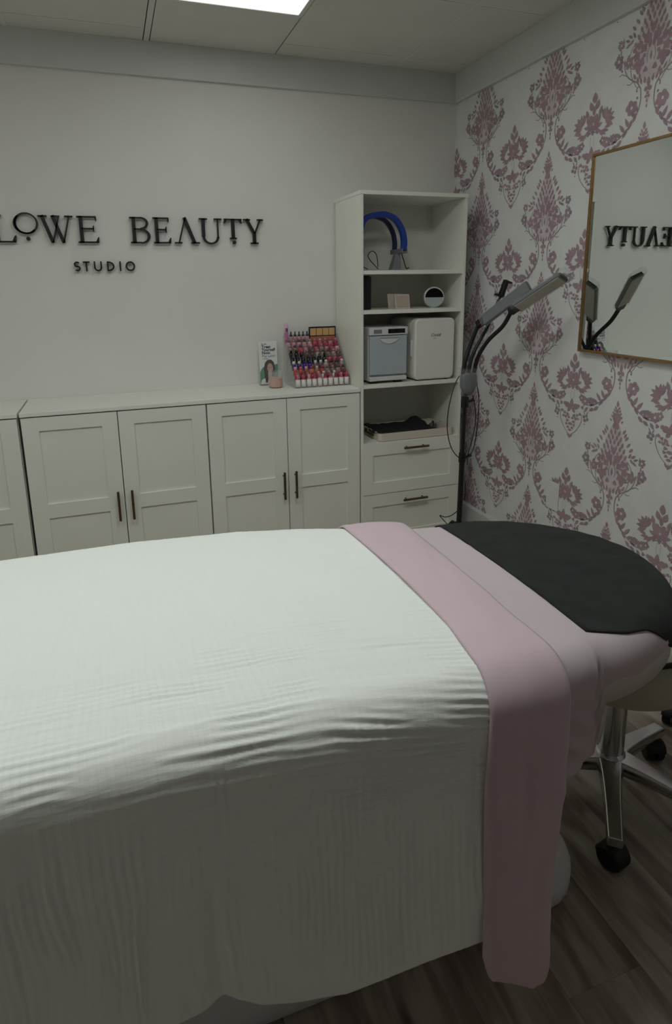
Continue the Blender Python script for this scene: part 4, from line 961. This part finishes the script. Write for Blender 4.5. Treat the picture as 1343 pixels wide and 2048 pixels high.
# small card frames
def card_stand(x, y, w_, h, label, mt2):
    r = thing('card_holder', (x, y, z2), label, 'card holder')
    MB().prism([(x-w_/2, y-.012, z2), (x+w_/2, y-.012, z2), (x+w_/2, y+.004, z2+h), (x-w_/2, y+.004, z2+h)], (0, .008, 0)).build('frame', M['beige'], r, bevel=.001)
    MB().prism([(x-w_/2+.008, y-.0115, z2+.01), (x+w_/2-.008, y-.0115, z2+.01), (x+w_/2-.008, y+.001, z2+h-.008), (x-w_/2+.008, y+.001, z2+h-.008)], (0, -.0012, 0)).build('card', mt2, r)
    return r
card_stand(-.434, -.255, .084, .072, 'small square beige framed card on the second shelf, front one', M['beiged']); card_stand(-.455, -.215, .082, .074, 'pale card frame half hidden behind the beige card', M['beige'])
# round smart clock
rc = Vector((-.247, -.245, z2)); ro = thing('round_smart_speaker', rc, 'white ball-shaped smart speaker with black half-round screen', 'speaker')
rings = []
fw = Vector((-.3, -.95, .12)).normalized(); rtv = fw.cross(Vector((0, 0, 1))).normalized(); upv = rtv.cross(fw); c0 = rc+Vector((0, 0, .053))
for d_, r in ((-.045, .004), (-.042, .024), (-.03, .044), (-.008, .053), (.012, .054), (.02, .0525), (.022, .049)): rings.append([c0+fw*d_+(rtv*math.cos(2*PI*j/32)+upv*math.sin(2*PI*j/32))*r for j in range(32)])
MB().loft(rings).build('shell', M['plasticw'], ro, smooth=True)
MB().poly([c0+fw*.0225+(rtv*math.cos(a)+upv*math.sin(a))*.0475-upv*.003 for a in np.linspace(0, PI, 24)], [tuple(range(24))]).build('screen', M['blackgloss'], ro)
MB().poly([c0+fw*.0225+(rtv*math.cos(a)+upv*math.sin(a))*.0475-upv*.0045 for a in np.linspace(PI, 2*PI, 24)], [tuple(range(24))]).build('speaker_grille', M['steam'], ro)
MB().lathe(rc, [(.022, 0), (.024, .004), (.018, .006)], 20).build('foot', M['plasticw'], ro)
# towel warmer
z3 = SH[2]; tw = thing('towel_warmer', (-.548, -.2, z3), 'cool white towel warmer box left of the mini fridge', 'appliance')
wx0, wx1, wy = -.652, -.44, -.33
MB().box((wx0, wy+.012, z3+.012), (wx1, -.06, z3+.285)).build('body', M['plasticw'], tw, bevel=.006)
MB().box((wx0+.004, wy-.006, z3+.045), (wx1-.002, wy+.012, z3+.242)).build('door', M['steam'], tw, bevel=.004)
MB().box((wx0, wy-.008, z3+.246), (wx1, wy+.012, z3+.285)).build('control_panel', M['plasticw'], tw, bevel=.003)
MB().box((wx0+.002, wy-.008, z3+.014), (wx1-.002, wy+.012, z3+.036)).build('drip_tray', M['plasticw'], tw, bevel=.003)
for xx_ in (wx0+.03, wx1-.04):
    for yy_ in (wy+.02, -.1): MB().box((xx_-.018, yy_-.012, z3), (xx_+.018, yy_+.012, z3+.013)).build('foot', M['black'], tw)
MB().box((wx0+.024, wy-.0092, z3+.255), (wx0+.068, wy-.0075, z3+.274)).build('badge', M['greyp'], tw); MB().box((wx0+.103, wy-.0092, z3+.254), (wx1-.016, wy-.0075, z3+.276)).build('switch_panel', M['blackgloss'], tw)
q = MB(); A = [(wx0+.055+.108*k/14, wy-.0065, z3+.228-.004*0) for k in range(15)]; Bq = [(wx0+.055+.108*k/14, wy-.0065, z3+.228-.026*math.sin(PI*k/14)**.8) for k in range(15)]
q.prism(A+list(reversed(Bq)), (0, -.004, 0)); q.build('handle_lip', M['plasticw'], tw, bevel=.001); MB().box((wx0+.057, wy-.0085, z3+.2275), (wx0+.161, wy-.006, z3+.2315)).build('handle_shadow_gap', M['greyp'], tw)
# mini fridge
mf = thing('mini_fridge', (-.285, -.2, z3), 'rounded cream mini fridge with script lettering on its door', 'fridge')
fx0, fx1, fz0, fz1, fy = -.402, -.17, z3+.006, z3+.322, -.345
def rr2(x0, x1, z0, z1, r, y, n=6):
    P = []
    for cx, cz, a0 in ((x1-r, z1-r, 0), (x0+r, z1-r, 90), (x0+r, z0+r, 180), (x1-r, z0+r, 270)):
        for k in range(n+1): a = math.radians(a0+90*k/n); P.append((cx+r*math.cos(a), y, cz+r*math.sin(a)))
    return P
MB().loft([rr2(fx0, fx1, fz0, fz1, .026, fy+.05), rr2(fx0, fx1, fz0, fz1, .026, -.055)]).build('body', M['plasticg'], mf, bevel=.003)
MB().loft([rr2(fx0+.008, fx1-.008, fz0+.008, fz1-.008, .022, fy), rr2(fx0+.002, fx1-.002, fz0+.002, fz1-.002, .025, fy+.005), rr2(fx0, fx1, fz0, fz1, .026, fy+.012), rr2(fx0, fx1, fz0, fz1, .026, fy+.047)]).build('door', M['plasticg'], mf, bevel=.002)
MB().box((fx0-.008, fy+.03, fz0+.12), (fx0+.002, fy+.042, fz0+.205)).build('door_latch', M['plasticw'], mf, bevel=.003)
for xx_ in (fx0+.03, fx1-.03):
    for yy_ in (fy+.03, -.09): MB().lathe((xx_, yy_, z3), [(.01, 0), (.01, .007)], 10).build('foot', M['black'], mf)
text_mesh('script_lettering', 'Cooluli', M['ink'], mf, (-.313, fy-.0006, fz1-.093), (1, 0, 0), (0, 0, 1), .023, shear=.35, gap=.85); text_mesh('script_lettering', 'mini', M['ink'], mf, (-.298, fy-.0006, fz1-.105), (1, 0, 0), (0, 0, 1), .009, shear=.35)
MB().tube(spline([(-.41, -.2, z3+.19), (-.418, -.2, z3+.16), (-.425, -.2, z3+.09), (-.428, -.19, z3+.004)], 5), .003, 6).build('power_cord', M['plasticw'], mf)
# cream tray with black cloth
z4 = .59; ty = thing('serving_tray', (-.38, -.2, z4), 'cream rectangular tray with brass side handles above the drawers', 'tray')
tx0, tx1, ty0, ty1, thh = -.6, -.165, -.352, -.1, .042
rings = [rrect((tx0+tx1)/2, (ty0+ty1)/2, (tx1-tx0)/2-.004, (ty1-ty0)/2-.004, .02, z4), rrect((tx0+tx1)/2, (ty0+ty1)/2, (tx1-tx0)/2, (ty1-ty0)/2, .022, z4+.004), rrect((tx0+tx1)/2, (ty0+ty1)/2, (tx1-tx0)/2, (ty1-ty0)/2, .022, z4+thh), rrect((tx0+tx1)/2, (ty0+ty1)/2, (tx1-tx0)/2-.008, (ty1-ty0)/2-.008, .016, z4+thh), rrect((tx0+tx1)/2, (ty0+ty1)/2, (tx1-tx0)/2-.008, (ty1-ty0)/2-.008, .016, z4+.006)]
MB().loft(rings).build('tray_body', M['tray'], ty)
for sx in (tx0, tx1):
    s_ = -1 if sx == tx0 else 1; q = MB()
    for yy_ in (-.275, -.185): q.box((sx+s_*.0, yy_-.005, z4+.016), (sx+s_*.012, yy_+.005, z4+.04))
    q.box((sx+s_*.008, -.28, z4+.018), (sx+s_*.014, -.18, z4+.03)); q.build('tray_handle', M['brass'], ty, bevel=.002)
rows = []
for x in np.linspace(tx0-.002, tx1-.085, 48):
    rows.append([(x+.01*math.sin(y*30), y, z4+.036+.01*math.exp(-((x-tx0-.02)/.02)**2)*(1 if y > -.2 else .2)+.028*math.exp(-((x+.29)/.035)**2-((y+.13)/.05)**2)+.005*float(vnoise(np.array(x*40), np.array(y*40), 61))) for y in np.linspace(ty0+.012, ty1-.01, 30)])
tag(grid_mesh('black_cloth', rows, M['cloth_blk'], thick=.003), 'black cloth heaped in the cream tray', 'cloth')
gl = thing('eye_goggles', (-.215, -.22, z4+.006), 'small dark goggles lying at the right end of the cream tray', 'goggles')
for k in (-1, 1):
    MB().lathe((-.225+.02*k, -.24+.045*k, z4+.0065), [(.02, 0), (.022, .012), (.019, .026), (.004, .03)], 16).build('eye_cup', M['inkg'], gl, smooth=True)
MB().tube(spline([(-.25, -.28, z4+.03), (-.225, -.24, z4+.05), (-.2, -.19, z4+.045), (-.19, -.16, z4+.03)], 5), .003, 6).build('strap', M['black'], gl)
